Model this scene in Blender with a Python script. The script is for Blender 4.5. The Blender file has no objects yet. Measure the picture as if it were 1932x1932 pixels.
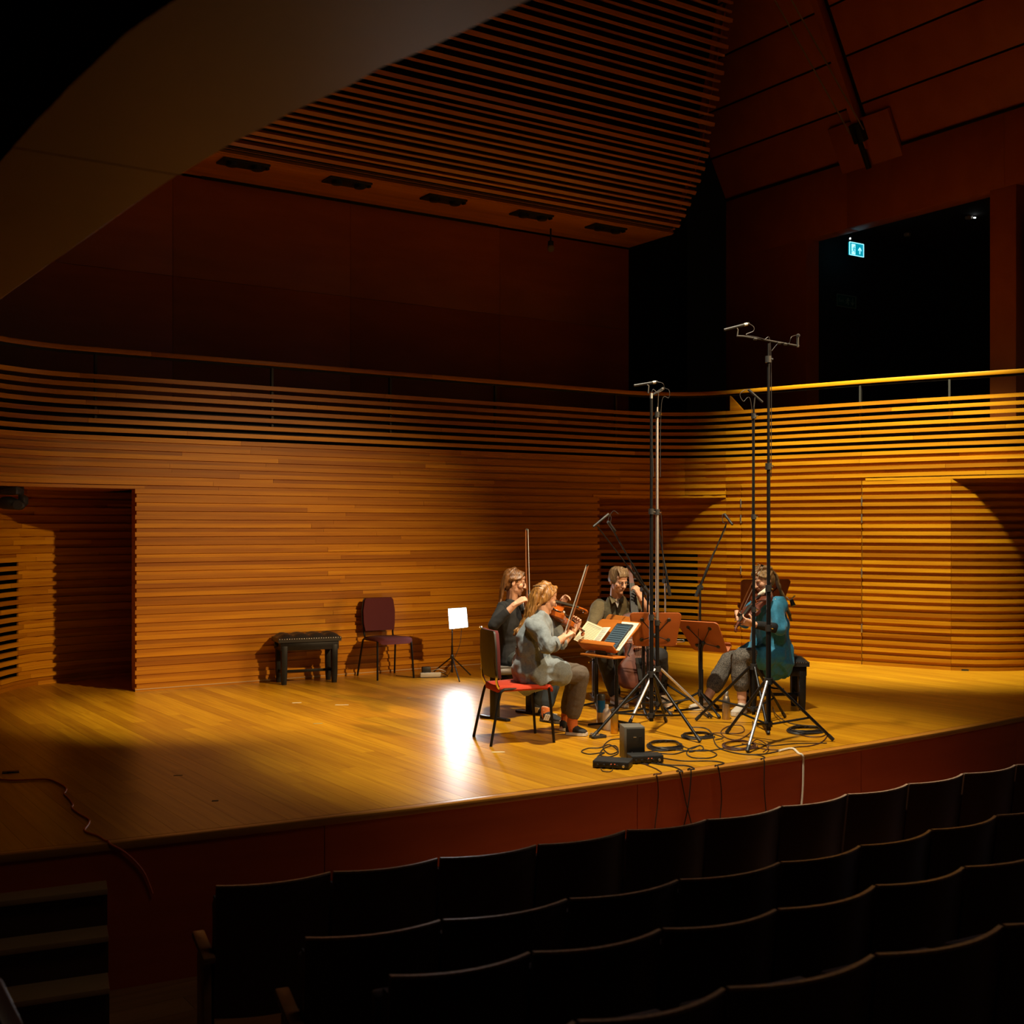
import bpy, bmesh, math, random
from mathutils import Vector, Matrix, noise
V = Vector
R = random.Random(11)
scene = bpy.context.scene
COL = scene.collection

# ------------------------------------------------------------------ camera
F, CX, HY, H = 2260.0, 966.0, 995.0, 1.71      # focal length in px (1932 wide), horizon row, eye height over the stage
cam_d = bpy.data.cameras.new('camera'); cam = bpy.data.objects.new('camera', cam_d); COL.objects.link(cam)
cam.location = (0, 0, H); cam.rotation_euler = (math.pi/2, 0, 0)
cam_d.sensor_width = 36; cam_d.lens = F/1932*36; cam_d.shift_y = (HY-966)/1932
cam_d.clip_start = .05; cam_d.clip_end = 80
cam_d.dof.use_dof = True; cam_d.dof.focus_distance = 10.5; cam_d.dof.aperture_fstop = 3.6
scene.camera = cam
scene.view_settings.view_transform = 'Standard'; scene.view_settings.look = 'None'
scene.view_settings.gamma = 1; scene.view_settings.exposure = .05; scene.view_settings.use_curve_mapping = False

# hall axes: u along the back wall (to the right), v away from the audience
UX, VX = V((.831, .556, 0)), V((-.556, .831, 0))
HROT = math.atan2(.556, .831)
def W(u, v, z=0): return UX*u + VX*v + V((0, 0, z))
def P(px, py, D): return V(((px-CX)/F*D, D, H-(py-HY)/F*D))
def G(px, py, z=0): return P(px, py, (H-z)*F/(py-HY))

# ------------------------------------------------------------------ world and lights
wd = bpy.data.worlds.new('world'); scene.world = wd; wd.use_nodes = True
wd.node_tree.nodes['Background'].inputs[0].default_value = (.9, .55, .3, 1)
wd.node_tree.nodes['Background'].inputs[1].default_value = .0006
def spot(name, loc, to, power, cone, blend, col=(1, .84, .6), size=.12):
    l = bpy.data.lights.new(name, 'SPOT'); l.energy = power; l.spot_size = math.radians(cone); l.spot_blend = blend
    l.color = col; l.shadow_soft_size = size
    o = bpy.data.objects.new(name, l); COL.objects.link(o); o.location = loc
    o.rotation_euler = (V(to)-V(loc)).to_track_quat('-Z', 'Y').to_euler(); return o
def area(name, loc, to, power, sx, sy, col):
    l = bpy.data.lights.new(name, 'AREA'); l.energy = power; l.shape = 'RECTANGLE'; l.size = sx; l.size_y = sy; l.color = col
    o = bpy.data.objects.new(name, l); COL.objects.link(o); o.location = loc
    o.rotation_euler = (V(to)-V(loc)).to_track_quat('-Z', 'Y').to_euler(); return o
spot('spot_quartet', W(5.2, 6.4, 7.4), W(6.1, 7.45, 0), 3300, 49, .7, (1, .86, .62))
spot('spot_stage_left', W(4.6, 8.2, 7.4), W(4.0, 10.75, 0), 2200, 29, .9, (1, .84, .52))
spot('spot_right_wall', W(9.9, 8.8, 7.6), W(12.0, 9.9, 1.95), 5000, 50, .75, (1, .95, .6), .2)
spot('spot_front_right', W(8.6, 1.2, 6.2), W(4.9, 12.6, -.3), 4200, 34, 1.0, (1, .66, .32))
spot('spot_front_left', W(2.6, 2.0, 6.5), W(7.1, 8.2, .6), 430, 26, .8, (1, .9, .75))
area('house_light', W(14.5, 3.6, 4.8), W(7, 3.2, 0), 34, 1.2, .6, (.8, .84, 1))
area('fill_left', W(3.2, 3.2, 6.5), W(1.8, 5.0, -1), 11, 1.5, 1.5, (1, .75, .5))  # added fill with no fixture, lifts the dark steps and seat backs

# ------------------------------------------------------------------ helpers
def frame(z, x=None):
    z = V(z).normalized()
    if x is None: x = V((1, 0, 0)) if abs(z.x) < .8 else V((0, 1, 0))
    x = (V(x) - z*V(x).dot(z)).normalized(); return x, z.cross(x), z
class MB:
    def __init__(s): s.v = []; s.f = []
    def add(s, vs, fs):
        o = len(s.v); s.v += [tuple(p) for p in vs]; s.f += [tuple(i+o for i in f) for f in fs]; return s
    def obox(s, c, ex, ey, ez):
        c, ex, ey, ez = V(c), V(ex), V(ey), V(ez)
        vs = [c+a*ex+b*ey+d*ez for a, b, d in ((-1,-1,-1),(1,-1,-1),(1,1,-1),(-1,1,-1),(-1,-1,1),(1,-1,1),(1,1,1),(-1,1,1))]
        fl = ex.cross(ey).dot(ez) < 0
        fs = [(0,3,2,1),(4,5,6,7),(0,1,5,4),(1,2,6,5),(2,3,7,6),(3,0,4,7)]
        return s.add(vs, [f[::-1] for f in fs] if fl else fs)
    def box(s, c, sz, rz=0):
        cs, sn = math.cos(rz), math.sin(rz)
        return s.obox(c, V((cs, sn, 0))*sz[0]/2, V((-sn, cs, 0))*sz[1]/2, V((0, 0, sz[2]/2)))
    def loft(s, rings, cap=True):
        n = len(rings[0]); vs = [p for r in rings for p in r]; fs = []
        for i in range(len(rings)-1):
            for j in range(n):
                a, b = i*n+j, i*n+(j+1) % n; fs.append((a, b, b+n, a+n))
        if cap: fs += [tuple(range(n-1, -1, -1)), tuple(range((len(rings)-1)*n, len(rings)*n))]
        return s.add(vs, fs)
    def tube(s, pts, rad, n=8, side=None, rnd=False):
        pts = [V(p) for p in pts]; m = len(pts)
        if not isinstance(rad, (list, tuple)): rad = [rad]*m
        rings = []; px = V(side) if side is not None else None
        for i, p in enumerate(pts):
            t = (pts[min(i+1, m-1)] - pts[max(i-1, 0)])
            if t.length < 1e-9: t = V((0, 0, 1))
            x, y, z = frame(t, px if (px is not None and abs(px.normalized().dot(t.normalized())) < .98) else None)
            px = x if side is None else V(side)
            a, b = rad[i] if isinstance(rad[i], (tuple, list)) else (rad[i], rad[i])
            ring = lambda k, o: [p + z*o + x*(a*k*math.cos(2*math.pi*j/n)) + y*(b*k*math.sin(2*math.pi*j/n)) for j in range(n)]
            e = min(a, b)
            if rnd and i == 0: rings += [ring(.35, -e*.9), ring(.78, -e*.6)]
            rings.append(ring(1, 0))
            if rnd and i == m-1: rings += [ring(.78, e*.6), ring(.35, e*.9)]
        return s.loft(rings)
    def lathe(s, prof, c=(0, 0, 0), n=16, axis=(0, 0, 1)):
        x, y, z = frame(axis); c = V(c)
        return s.loft([[c+z*h+x*(r*math.cos(2*math.pi*j/n))+y*(r*math.sin(2*math.pi*j/n)) for j in range(n)] for r, h in prof])
    def ell(s, c, ax, ay, az, n=14, m=8):
        c, ax, ay, az = V(c), V(ax), V(ay), V(az); rings = []
        for i in range(m+1):
            t = math.pi*(i/m) if 0 < i < m else (.04 if i == 0 else math.pi-.04)
            rings.append([c - az*math.cos(t) + (ax*math.cos(2*math.pi*j/n)+ay*math.sin(2*math.pi*j/n))*math.sin(t) for j in range(n)])
        return s.loft(rings)
    def ball(s, c, r, n=12, m=8): return s.ell(c, (r, 0, 0), (0, r, 0), (0, 0, r), n, m)
    def prism(s, poly, d):                     # planar polygon (3-D points) extruded by vector d
        poly = [V(p) for p in poly]; d = V(d); n = len(poly)
        vs = poly + [p+d for p in poly]
        return s.add(vs, [tuple(range(n-1, -1, -1)), tuple(range(n, 2*n))] + [(i, (i+1) % n, n+(i+1) % n, n+i) for i in range(n)])
    def mesh(s, name, mat, smooth=None, bevel=0):
        me = bpy.data.meshes.new(name); me.from_pydata(s.v, [], s.f)
        bm = bmesh.new(); bm.from_mesh(me); bmesh.ops.recalc_face_normals(bm, faces=bm.faces)
        if bevel:
            es = [e for e in bm.edges if len(e.link_faces) == 2 and e.calc_face_angle(0) > .6]
            bmesh.ops.bevel(bm, geom=es, offset=bevel, segments=2, affect='EDGES', profile=.5)
        bm.to_mesh(me); bm.free()
        if smooth is not None:
            me.polygons.foreach_set('use_smooth', [True]*len(me.polygons)); me.set_sharp_from_angle(angle=math.radians(smooth))
        if mat: me.materials.append(mat)
        return me
    def build(s, name, mat, parent=None, smooth=40, bevel=0):
        if parent is not None and parent.get('_w') is not None:      # verts were given in world space
            iv = parent['_inv']; m = Matrix([iv[0:4], iv[4:8], iv[8:12], iv[12:16]])
            s.v = [tuple(m @ V(p)) for p in s.v]
        return link(name, s.mesh(name, mat, smooth, bevel), parent)
def link(name, me, parent=None):
    o = bpy.data.objects.new(name, me); COL.objects.link(o)
    if parent is not None: o.parent = parent
    return o
def tag(o, label, cat, group=None):
    o['label'] = label; o['category'] = cat
    if group: o['group'] = group
    return o
def thing(name, label, cat, loc=(0, 0, 0), rz=0, group=None, world=False):
    o = bpy.data.objects.new(name, None); COL.objects.link(o); o.location = loc; o.rotation_euler = (0, 0, rz)
    o.empty_display_size = .1
    if world:
        o['_w'] = 1; m = (Matrix.Translation(V(loc)) @ Matrix.Rotation(rz, 4, 'Z')).inverted(); o['_inv'] = [x for r in m for x in r]
    return tag(o, label, cat, group)
def done(o):
    for k in ('_w', '_inv'):
        if k in o: del o[k]
    return o
def struct(name, me_or_none=None):
    o = bpy.data.objects.new(name, me_or_none); COL.objects.link(o); o['kind'] = 'structure'; return o
def dup(root, loc, rz, label=None):
    r = root.copy(); COL.objects.link(r); r.location = loc; r.rotation_euler = (0, 0, rz)
    if label: r['label'] = label
    for ch in root.children:
        c = ch.copy(); COL.objects.link(c); c.parent = r
        for g in ch.children:
            d = g.copy(); COL.objects.link(d); d.parent = c
    return r
def spline(pts, n=8, closed=False):
    pts = [V(p) for p in pts]; out = []; m = len(pts)
    for i in range(m if closed else m-1):
        g = (lambda k: pts[k % m]) if closed else (lambda k: pts[max(0, min(m-1, k))])
        a, b, c, d = g(i-1), g(i), g(i+1), g(i+2)
        for k in range(n):
            t = k/n
            out.append(.5*((2*b)+(c-a)*t+(2*a-5*b+4*c-d)*t*t+(3*b-a-3*c+d)*t**3))
    if not closed: out.append(pts[-1])
    return out

# ------------------------------------------------------------------ materials
def mat(name, col, rough=.5, metal=0, emit=None, estr=0, spec=.5, coat=0, noise_amt=0, nscale=40, bump=0, sheen=0, trans=0):
    m = bpy.data.materials.new(name); m.use_nodes = True; nt = m.node_tree; b = nt.nodes['Principled BSDF']
    b.inputs['Base Color'].default_value = (*col, 1); b.inputs['Roughness'].default_value = rough; b.inputs['Metallic'].default_value = metal
    b.inputs['Specular IOR Level'].default_value = spec; b.inputs['Coat Weight'].default_value = coat
    b.inputs['Sheen Weight'].default_value = sheen; b.inputs['Transmission Weight'].default_value = trans
    if emit: b.inputs['Emission Color'].default_value = (*emit, 1); b.inputs['Emission Strength'].default_value = estr
    if noise_amt or bump:
        tc = nt.nodes.new('ShaderNodeTexCoord'); n = nt.nodes.new('ShaderNodeTexNoise')
        n.inputs['Scale'].default_value = nscale; n.inputs['Detail'].default_value = 3
        nt.links.new(tc.outputs['Object'], n.inputs['Vector'])
        if noise_amt:
            r = nt.nodes.new('ShaderNodeValToRGB'); r.color_ramp.elements[0].position = .35; r.color_ramp.elements[1].position = .65
            r.color_ramp.elements[0].color = (*[c*(1-noise_amt) for c in col], 1); r.color_ramp.elements[1].color = (*[min(1, c*(1+noise_amt)) for c in col], 1)
            nt.links.new(n.outputs['Fac'], r.inputs['Fac']); nt.links.new(r.outputs['Color'], b.inputs['Base Color'])
        if bump:
            bp = nt.nodes.new('ShaderNodeBump'); bp.inputs['Strength'].default_value = bump; bp.inputs['Distance'].default_value = .004
            nt.links.new(n.outputs['Fac'], bp.inputs['Height']); nt.links.new(bp.outputs['Normal'], b.inputs['Normal'])
    return m
def wood(name, dark, light, rough=.4, scale=(2, 2, 40), rot=0, tint=.35, spec=.5, coat=0, coat_r=.1, knots=.0, aniso=0):
    """streaky timber: noise stretched along the grain, each board with its own tone (object random)"""
    m = bpy.data.materials.new(name); m.use_nodes = True; nt = m.node_tree; N, L = nt.nodes, nt.links; b = N['Principled BSDF']
    tc = N.new('ShaderNodeTexCoord'); mp = N.new('ShaderNodeMapping'); oi = N.new('ShaderNodeObjectInfo')
    mr = N.new('ShaderNodeMapping'); mr.inputs['Rotation'].default_value = (0, 0, -rot); L.new(tc.outputs['Object'], mr.inputs['Vector'])
    mp.inputs['Scale'].default_value = scale; L.new(mr.outputs['Vector'], mp.inputs['Vector'])
    ad = N.new('ShaderNodeVectorMath'); ad.operation = 'ADD'; sc = N.new('ShaderNodeMath'); sc.operation = 'MULTIPLY'; sc.inputs[1].default_value = 91
    L.new(oi.outputs['Random'], sc.inputs[0]); L.new(mp.outputs['Vector'], ad.inputs[0]); L.new(sc.outputs[0], ad.inputs[1])
    n = N.new('ShaderNodeTexNoise'); n.inputs['Scale'].default_value = 1; n.inputs['Detail'].default_value = 5; n.inputs['Distortion'].default_value = .4
    L.new(ad.outputs[0], n.inputs['Vector'])
    r = N.new('ShaderNodeValToRGB'); r.color_ramp.elements[0].position = .3; r.color_ramp.elements[1].position = .68
    r.color_ramp.elements[0].color = (*dark, 1); r.color_ramp.elements[1].color = (*light, 1); L.new(n.outputs['Fac'], r.inputs['Fac'])
    mul = N.new('ShaderNodeMix'); mul.data_type = 'RGBA'; mul.blend_type = 'MULTIPLY'; mul.inputs[0].default_value = 1
    tr = N.new('ShaderNodeValToRGB'); tr.color_ramp.elements[0].color = (1-tint, 1-tint*1.25, 1-tint*1.4, 1); tr.color_ramp.elements[1].color = (1, 1, 1, 1)
    L.new(oi.outputs['Random'], tr.inputs['Fac']); L.new(r.outputs['Color'], mul.inputs[6]); L.new(tr.outputs['Color'], mul.inputs[7])
    L.new(mul.outputs[2], b.inputs['Base Color'])
    b.inputs['Roughness'].default_value = rough; b.inputs['Specular IOR Level'].default_value = spec
    b.inputs['Coat Weight'].default_value = coat; b.inputs['Coat Roughness'].default_value = coat_r
    if aniso: b.inputs['Anisotropic'].default_value = aniso
    bp = N.new('ShaderNodeBump'); bp.inputs['Strength'].default_value = .06; bp.inputs['Distance'].default_value = .002
    L.new(n.outputs['Fac'], bp.inputs['Height']); L.new(bp.outputs['Normal'], b.inputs['Normal'])
    return m
M_slat = wood('slat_maple', (.50, .185, .0035), (.66, .29, .007), .4, (1.2, 1.2, 30), tint=.42, spec=.3)
M_floor = wood('stage_boards', (.46, .195, .004), (.64, .315, .008), .34, (30, 1.3, 1), HROT, tint=.3, spec=.55)
M_panel = wood('veneer_panel', (.34, .09, .010), (.41, .115, .014), .5, (1.2, 1.2, 5), tint=.12)
M_fascia = wood('fascia_veneer', (.50, .075, .006), (.58, .095, .009), .5, (1.2, 1.2, 8), tint=.12)
M_gal = wood('gallery_veneer', (.54, .12, .013), (.62, .15, .017), .5, (3, 3, 2), tint=.15)
M_can = wood('canopy_slat', (.56, .19, .018), (.70, .26, .024), .4, (1, 1, 1), tint=.25)
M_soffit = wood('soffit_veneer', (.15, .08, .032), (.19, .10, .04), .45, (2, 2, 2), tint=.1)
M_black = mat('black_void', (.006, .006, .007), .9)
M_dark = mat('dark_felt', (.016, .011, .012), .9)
M_steelpost = mat('dark_steel_post', (.016, .014, .013), .6, .0)
# ================================================================== THE SETTING
UC = 6.65
def mirror(pts): return [(2*UC-u, v) for u, v in pts][::-1]
class Path:
    """plan curve in hall coordinates, measured by arc length; offsets are towards the stage"""
    def __init__(s, pts, n=10):
        s.p = [V((a[0], a[1])) for a in spline([(u, v, 0) for u, v in pts], n)]
        s.s = [0]
        for a, b in zip(s.p, s.p[1:]): s.s.append(s.s[-1]+(b-a).length)
        s.L = s.s[-1]
    def at(s, t):
        t = max(0, min(s.L, t))
        for i in range(len(s.p)-1):
            if s.s[i+1] >= t-1e-9: break
        d = s.p[i+1]-s.p[i]; k = (t-s.s[i])/max(1e-9, d.length); d.normalize()
        return s.p[i].lerp(s.p[i+1], k), V((d.y, -d.x))
    def find(s, u, v=None):                     # arc position nearest to a plan point
        return min(((p.x-u)**2+((p.y-v)**2 if v is not None else 0), a) for p, a in zip(s.p, s.s))[1]
    def samples(s, a, b, step=.28):
        n = max(1, round((b-a)/step)); ts = [a+(b-a)*i/n for i in range(n+1)]
        out = [ts[0]]; prev = ts[0]
        for t in ts[1:]:
            if (s.at(t)[1]-s.at(out[-1])[1]).length > .012:
                if prev != out[-1]: out.append(prev)
                if t != ts[-1]: out.append(t)
            prev = t
        return out+[ts[-1]]
def sweep(path, a, b, z0, z1, f0, f1, step=.28):
    """board along the path from arc a to b: offsets f0 (front) and f1 (back)"""
    rings = []
    for t in path.samples(a, b, step):
        p, n = path.at(t); q0, q1 = p+n*f0, p+n*f1
        rings.append([W(q0.x, q0.y, z0), W(q0.x, q0.y, z1), W(q1.x, q1.y, z1), W(q1.x, q1.y, z0)])
    return MB().loft(rings)
PIT, Z_TOP = .09, 2.65                          # slat pitch, top of the closed slats
U_R = [(6.65, 12.53), (8.5, 12.53), (10.0, 12.53), (10.5, 12.5), (11.04, 12.26), (11.36, 11.80), (11.74, 10.6), (12.12, 9.5), (12.67, 8.22), (13.1, 7.2), (13.4, 6.3)]
U = Path(mirror(U_R)[:-1]+U_R)
L_R = Path([(9.2, 13.92), (9.7, 13.9), (10.15, 13.76), (10.5, 13.58), (10.85, 13.15), (11.19, 12.52), (11.37, 11.80), (11.74, 10.6), (12.0, 9.85), (12.31, 9.04), (12.55, 8.76), (12.95, 8.53), (13.5, 8.45), (14.3, 8.5)])
L_L = Path(mirror([(9.2, 13.92), (9.7, 13.9), (10.15, 13.76), (10.5, 13.58), (10.85, 13.15), (11.19, 12.52), (11.37, 11.80), (11.74, 10.6), (12.0, 9.85)]))
wall_back, wall_left, wall_right = struct('wall_back'), struct('wall_left'), struct('wall_right')
door_right = struct('door_1')
FR, RC = .012, -.010                            # front of proud slats, front of recessed boards
def cuts(a, b, fixed=(), lo=1.5, hi=3.2):
    xs = [a]+[f for f in fixed if a+.05 < f < b-.05]+[b]; out = []
    for p, q in zip(xs, xs[1:]):
        t = p
        while q-t > hi*1.15:
            t2 = t+R.uniform(lo, hi); out.append((t, t2)); t = t2
        out.append((t, q))
    return out
def slat_rows(parent, path, a, b, k0, k1, fixed=(), gap=None, teeth=(0, 0), rc=RC, lo=1.5, hi=3.2):
    for k in range(k0, k1):
        zt = Z_TOP-k*PIT
        for p, q in cuts(a, b, fixed, lo, hi):
            sweep(path, p+.001, q-.001, zt-.047, zt, FR+R.uniform(-.0015, .0015), RC-.02).build('slat', M_slat, parent, 30)
        aa, bb = a+teeth[0], b-teeth[1]
        zr0, zr1 = zt-PIT, zt-.047
        if zr1 < .03: continue
        zs = [(aa, bb)]
        if gap and gap[2] < (zr0+zr1)/2 < gap[3]:
            zs = [z for z in ((aa, gap[0]), (gap[1], bb)) if z[1]-z[0] > .05]
        for p0, q0 in zs:
            for p, q in cuts(p0, q0, fixed, lo, hi):
                sweep(path, p+.001, q-.001, max(zr0, .012), zr1, rc, RC-.02).build('recessed_slat', M_slat, parent, 30)
sBL, sBR = U.find(3.65, 12.53), U.find(9.77, 12.53)      # jambs of the main panel
sCL, sCR = U.find(2.26, 12.26), U.find(11.04, 12.26)
sEL, sER = U.find(1.5, 10.4), U.L
# back wall: the band over the openings, then the main panel
slat_rows(wall_back, U, sCL, sBR+.35, 0, 6, lo=1.8, hi=3.6, rc=-.006)
slat_rows(wall_back, U, sBR+.35, sCR, 0, 6, lo=.8, hi=1.8)
slat_rows(wall_back, U, sBL, sBR, 6, 30, teeth=(.02, .02), lo=1.8, hi=3.6, rc=-.006)
sLin = 0
for a, zt in ((sBL, 2.11), (sBR, 2.11)):                 # returns of the two jambs
    p, n = U.at(a)
    s_ = 1 if a == sBL else -1
    MB().obox(W(p.x+s_*.04, p.y+.10, zt/2), UX*.02, VX*.075, V((0, 0, zt/2-.005))).build('jamb', M_slat, wall_back)
# left wall and niche
slat_rows(wall_left, U, sEL, sCL, 0, 6, lo=.7, hi=1.6)
gl0, gl1 = L_L.find(2.03, 12.2), L_L.find(2.75, 13.5)
slat_rows(wall_left, L_L, L_L.find(1.6, 10.8), L_L.L, 6, 30, gap=(gl0, gl1, .1, 1.37), lo=.5, hi=1.3)
# right wall: above the doors, doors, niche
sD0, sD1 = U.find(11.44, 11.55), U.find(11.935, 10.0)
lD0, lD1 = L_R.find(11.44, 11.55), L_R.find(11.935, 10.0)
slat_rows(wall_right, U, sCR, sER, 0, 4, (U.find(11.36, 11.8),), lo=1.5, hi=3.2)
l0 = L_R.find(11.37, 11.8)
u_b = U.find(12.2, 9.3)
slat_rows(wall_right, U, sCR, U.find(11.36, 11.8), 4, 6, lo=1, hi=3)
slat_rows(wall_right, L_R, l0, lD0-.004, 4, 6, lo=1, hi=3)
gr0, gr1 = L_R.find(10.55, 13.5), L_R.find(11.27, 12.25)
slat_rows(wall_right, L_R, 0, lD0-.004, 6, 30, (l0,), gap=(gr0, gr1, .1, 1.37), lo=1.2, hi=3)
slat_rows(door_right, L_R, lD0+.004, lD1-.004, 4, 30, lo=.7, hi=1.6)
slat_rows(wall_right, L_R, lD1+.004, L_R.L, 4, 30, (L_R.find(12.33, 9.0),), lo=1.2, hi=3)
M_hinge = mat('brushed_hinge', (.6, .55, .5), .3, .9)
for s_ in (lD0, lD1):
    p, n = L_R.at(s_); p = p+n*.016
    for z in (2.03, 1.82, 1.14, .45):
        MB().lathe([(.008, -.055), (.009, -.05), (.009, .05), (.008, .055)], W(p.x, p.y, z), 8).build('hinge', M_hinge, door_right)
# soffits over the niches and dark backing behind everything
def ribbon(path, a, b, z0, z1, f, name, m, parent, step=.2):
    return sweep(path, a, b, z0, z1, f, f-.02, step).build(name, m, parent)
ribbon(U, sCL, sCR, 2.11, 2.65, RC-.022, 'backing', M_dark, wall_back)
ribbon(U, sBL+.03, sBR-.03, 0, 2.11, RC-.022, 'backing', M_dark, wall_back)
ribbon(U, sEL, sCL, 2.11, 2.65, RC-.022, 'backing', M_dark, wall_left)
ribbon(U, sCR, sER, 2.29, 2.65, RC-.022, 'backing', M_dark, wall_right)
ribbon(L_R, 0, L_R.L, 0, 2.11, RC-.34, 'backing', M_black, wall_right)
ribbon(L_R, l0, L_R.L, 0, 2.29, RC-.022, 'backing', M_dark, wall_right)
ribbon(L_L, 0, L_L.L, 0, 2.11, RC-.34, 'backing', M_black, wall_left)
def plan_prism(pts, z0, z1): return MB().prism([W(u, v, z0) for u, v in pts], V((0, 0, z1-z0)))
def niche_head(a, b, extra, z, parent):
    pts = []
    for i in range(13):
        p, n = U.at(a+(b-a)*i/12); q = p+n*(FR-.004); pts.append((q.x, q.y))
    plan_prism(pts+extra, z, z+.03).build('niche_head', M_slat, parent)
niche_head(sEL, sBL+.1, [(3.7, 14.2), (.9, 14.2), (.6, 11)], 2.112, wall_left)
niche_head(sBR-.1, U.find(11.36, 11.8), [(11.9, 12.4), (11.4, 14.2), (9.6, 14.2)], 2.112, wall_right)
niche_head(U.find(11.95, 9.9), sER, [(14.6, 6.3), (14.6, 8.7), (13, 9.2), (12.4, 10.1)], 2.292, wall_right)
baseb = struct('baseboard_back')
M_gapb = mat('black_base_gap', (.012, .009, .008), .7)
sweep(U, sBL, sBR, 0, .018, .004, -.04).build('base_strip', M_gapb, baseb)
sweep(L_R, 0, L_R.L, 0, .018, .004, -.04).build('base_strip', M_gapb, baseb)
sweep(L_L, 0, L_L.L, 0, .018, .004, -.04).build('base_strip', M_gapb, baseb)
M_trimw = mat('pale_base_trim', (.55, .40, .22), .4)
sweep(U, sBL, sBR, .019, .027, .016, 0).build('base_trim', M_trimw, baseb)
# ---- balustrade of open slats with handrail (trim_1)
bal = struct('trim_1')
for k in range(1, 8):
    zt = Z_TOP+k*PIT-.007
    for p, q in cuts(sEL, sER, (U.find(11.36, 11.8),), 2.0, 4.2):
        sweep(U, p+.001, q-.001, zt-.045, zt, FR, -.02).build('open_slat', M_slat, bal, 30)
for p, q in cuts(sEL, sER, (U.find(11.36, 11.8),), 2.6, 4.5):
    sweep(U, p, q, 3.505, 3.555, FR-.03, -.09).build('handrail', M_slat, bal, 30, .006)
sweep(U, sEL, sER, 3.48, 3.503, -.035, -.07).build('rail_bar', M_black, bal)
for px in (180, 515, 740, 940, 1165, 1618, 1790):
    best = min(range(400), key=lambda i: abs((lambda w: w.x/w.y*F+CX)(W(*U.at(sEL+(sER-sEL)*i/399)[0], 0))-px))
    p, n = U.at(sEL+(sER-sEL)*best/399); q = p-n*.05
    MB().obox(W(q.x, q.y, 3.15), (UX*n.y-VX*n.x)*.012, (UX*n.x+VX*n.y)*.02, V((0, 0, .335))).build('post', M_steelpost, bal)
q, n = U.at(U.find(11.4, 11.68)); 
MB().prism([W(q.x, q.y+.05, 3.28), W(q.x, q.y+.05, 3.48), W(q.x+.07, q.y-.12, 3.28)], V((0, 0, .0))+UX*.02).build('bracket', M_slat, bal)
# ---- gallery floor slab
gf = []
for i in range(41):
    p, n = U.at(sEL+(sER-sEL)*i/40); q = p-n*.07; gf.append((q.x, q.y))
gfl = struct('floor.002', None)
plan_prism(gf+[(17.5, 6.3), (17.5, 17.5), (.2, 17.5)], 2.67, 2.985).build('gallery_slab', M_dark, gfl)
# ---- upper back wall panels, dark recess beside it
upper = struct('wall_back.001')
us = [1.6, 2.2, 4.51, 6.81, 9.1, 11.4]
for a, b in zip(us, us[1:]):
    for z0, z1 in ((2.99, 4.66), (4.66, 5.86)):
        MB().obox(W((a+b)/2, 13.93, (z0+z1)/2), UX*((b-a)/2-.002), VX*.03, V((0, 0, (z1-z0)/2-.002))).build('wall_panel', M_panel, upper, 30, .002)
MB().obox(W(6.5, 14.02, 4.5), UX*4.9, VX*.05, V((0, 0, 1.6))).build('backing', M_dark, upper)
MB().obox(W(11.36, 15.0, 5.2), UX*.03, VX*1.05, V((0, 0, 2.6))).build('return', M_dark, upper)
MB().obox(W(12.6, 16.1, 6), UX*1.9, VX*.05, V((0, 0, 3.4))).build('recess_back', M_dark, upper)
# ---- canopy: curved slatted reflector
can = struct('ceiling')
prof = spline([(v, z, 0) for v, z in ((12.95, 5.885), (12.78, 5.97), (12.57, 6.2), (12.25, 6.68), (12.04, 7.32), (11.84, 8.05), (11.66, 8.77), (11.45, 9.7))], 24)
pl = [0]
for a, b in zip(prof, prof[1:]): pl.append(pl[-1]+(b-a).length)
def prof_at(t):
    for i in range(len(pl)-1):
        if pl[i+1] >= t: break
    d = prof[i+1]-prof[i]; k = (t-pl[i])/max(d.length, 1e-9); d.normalize(); return prof[i].lerp(prof[i+1], k), d
CU0, CU1 = 1.9, 11.4
t, k = .02, 0
while t < pl[-1]-.06:
    p, d = prof_at(t); thick = (k % 2 == 0) if t < 1.25 else (k % 3 == 0)
    nb = V((d.y, -d.x, 0))                       # behind the skin (up and back)
    if nb.x < 0: nb = -nb
    w, dep = (.024, .035) if thick else (.0135, .028)
    c = p+nb*(dep if thick else dep+.02)
    MB().obox(W((CU0+CU1)/2+(.012 if thick else -.01), c.x, c.y), UX*(CU1-CU0)/2, VX*d.x*w+V((0, 0, d.y*w)), VX*nb.x*dep+V((0, 0, nb.y*dep))).build('ceiling_slat', M_can, can, 30)
    t += .086 if t < 1.25 else .112; k += 1
for i in range(11):                              # flat boards between wall and curve
    v = 13.9-i*.089-.045
    MB().obox(W((CU0+CU1)/2, v, 5.885+.012), UX*(CU1-CU0)/2, VX*.0428, V((0, 0, .012))).build('soffit_board', M_can, can, 30)
for u in [CU1-.06]+[CU1-.9-i*1.1 for i in range(8)]:
    rings = [[W(u+s_*.012, p.x+dx, p.y+dz) for s_, dx, dz in ((-1, .09, .055), (1, .09, .055), (1, .14, .10), (-1, .14, .10))] for p in prof[::8]]
    MB().loft(rings).build('carrier_rib', M_can if u > 11 else M_black, can)
rings = [[W(u, p.x+.26, p.y+.12), W(u, p.x+.29, p.y+.14)] for p in prof[::6] for u in (CU0,)]
MB().add([W(u, p.x+.22, p.y+.14) for u in (CU0, CU1-.09) for p in prof[::6]], [(i, i+1, i+1+len(prof[::6]), i+len(prof[::6])) for i in range(len(prof[::6])-1)]).build('backing', M_black, can)
MB().obox(W((CU0+CU1)/2, 13.4, 5.97), UX*4.7, VX*.55, V((0, 0, .03))).build('backing', M_black, can)
slot = struct('trim_2')
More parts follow.
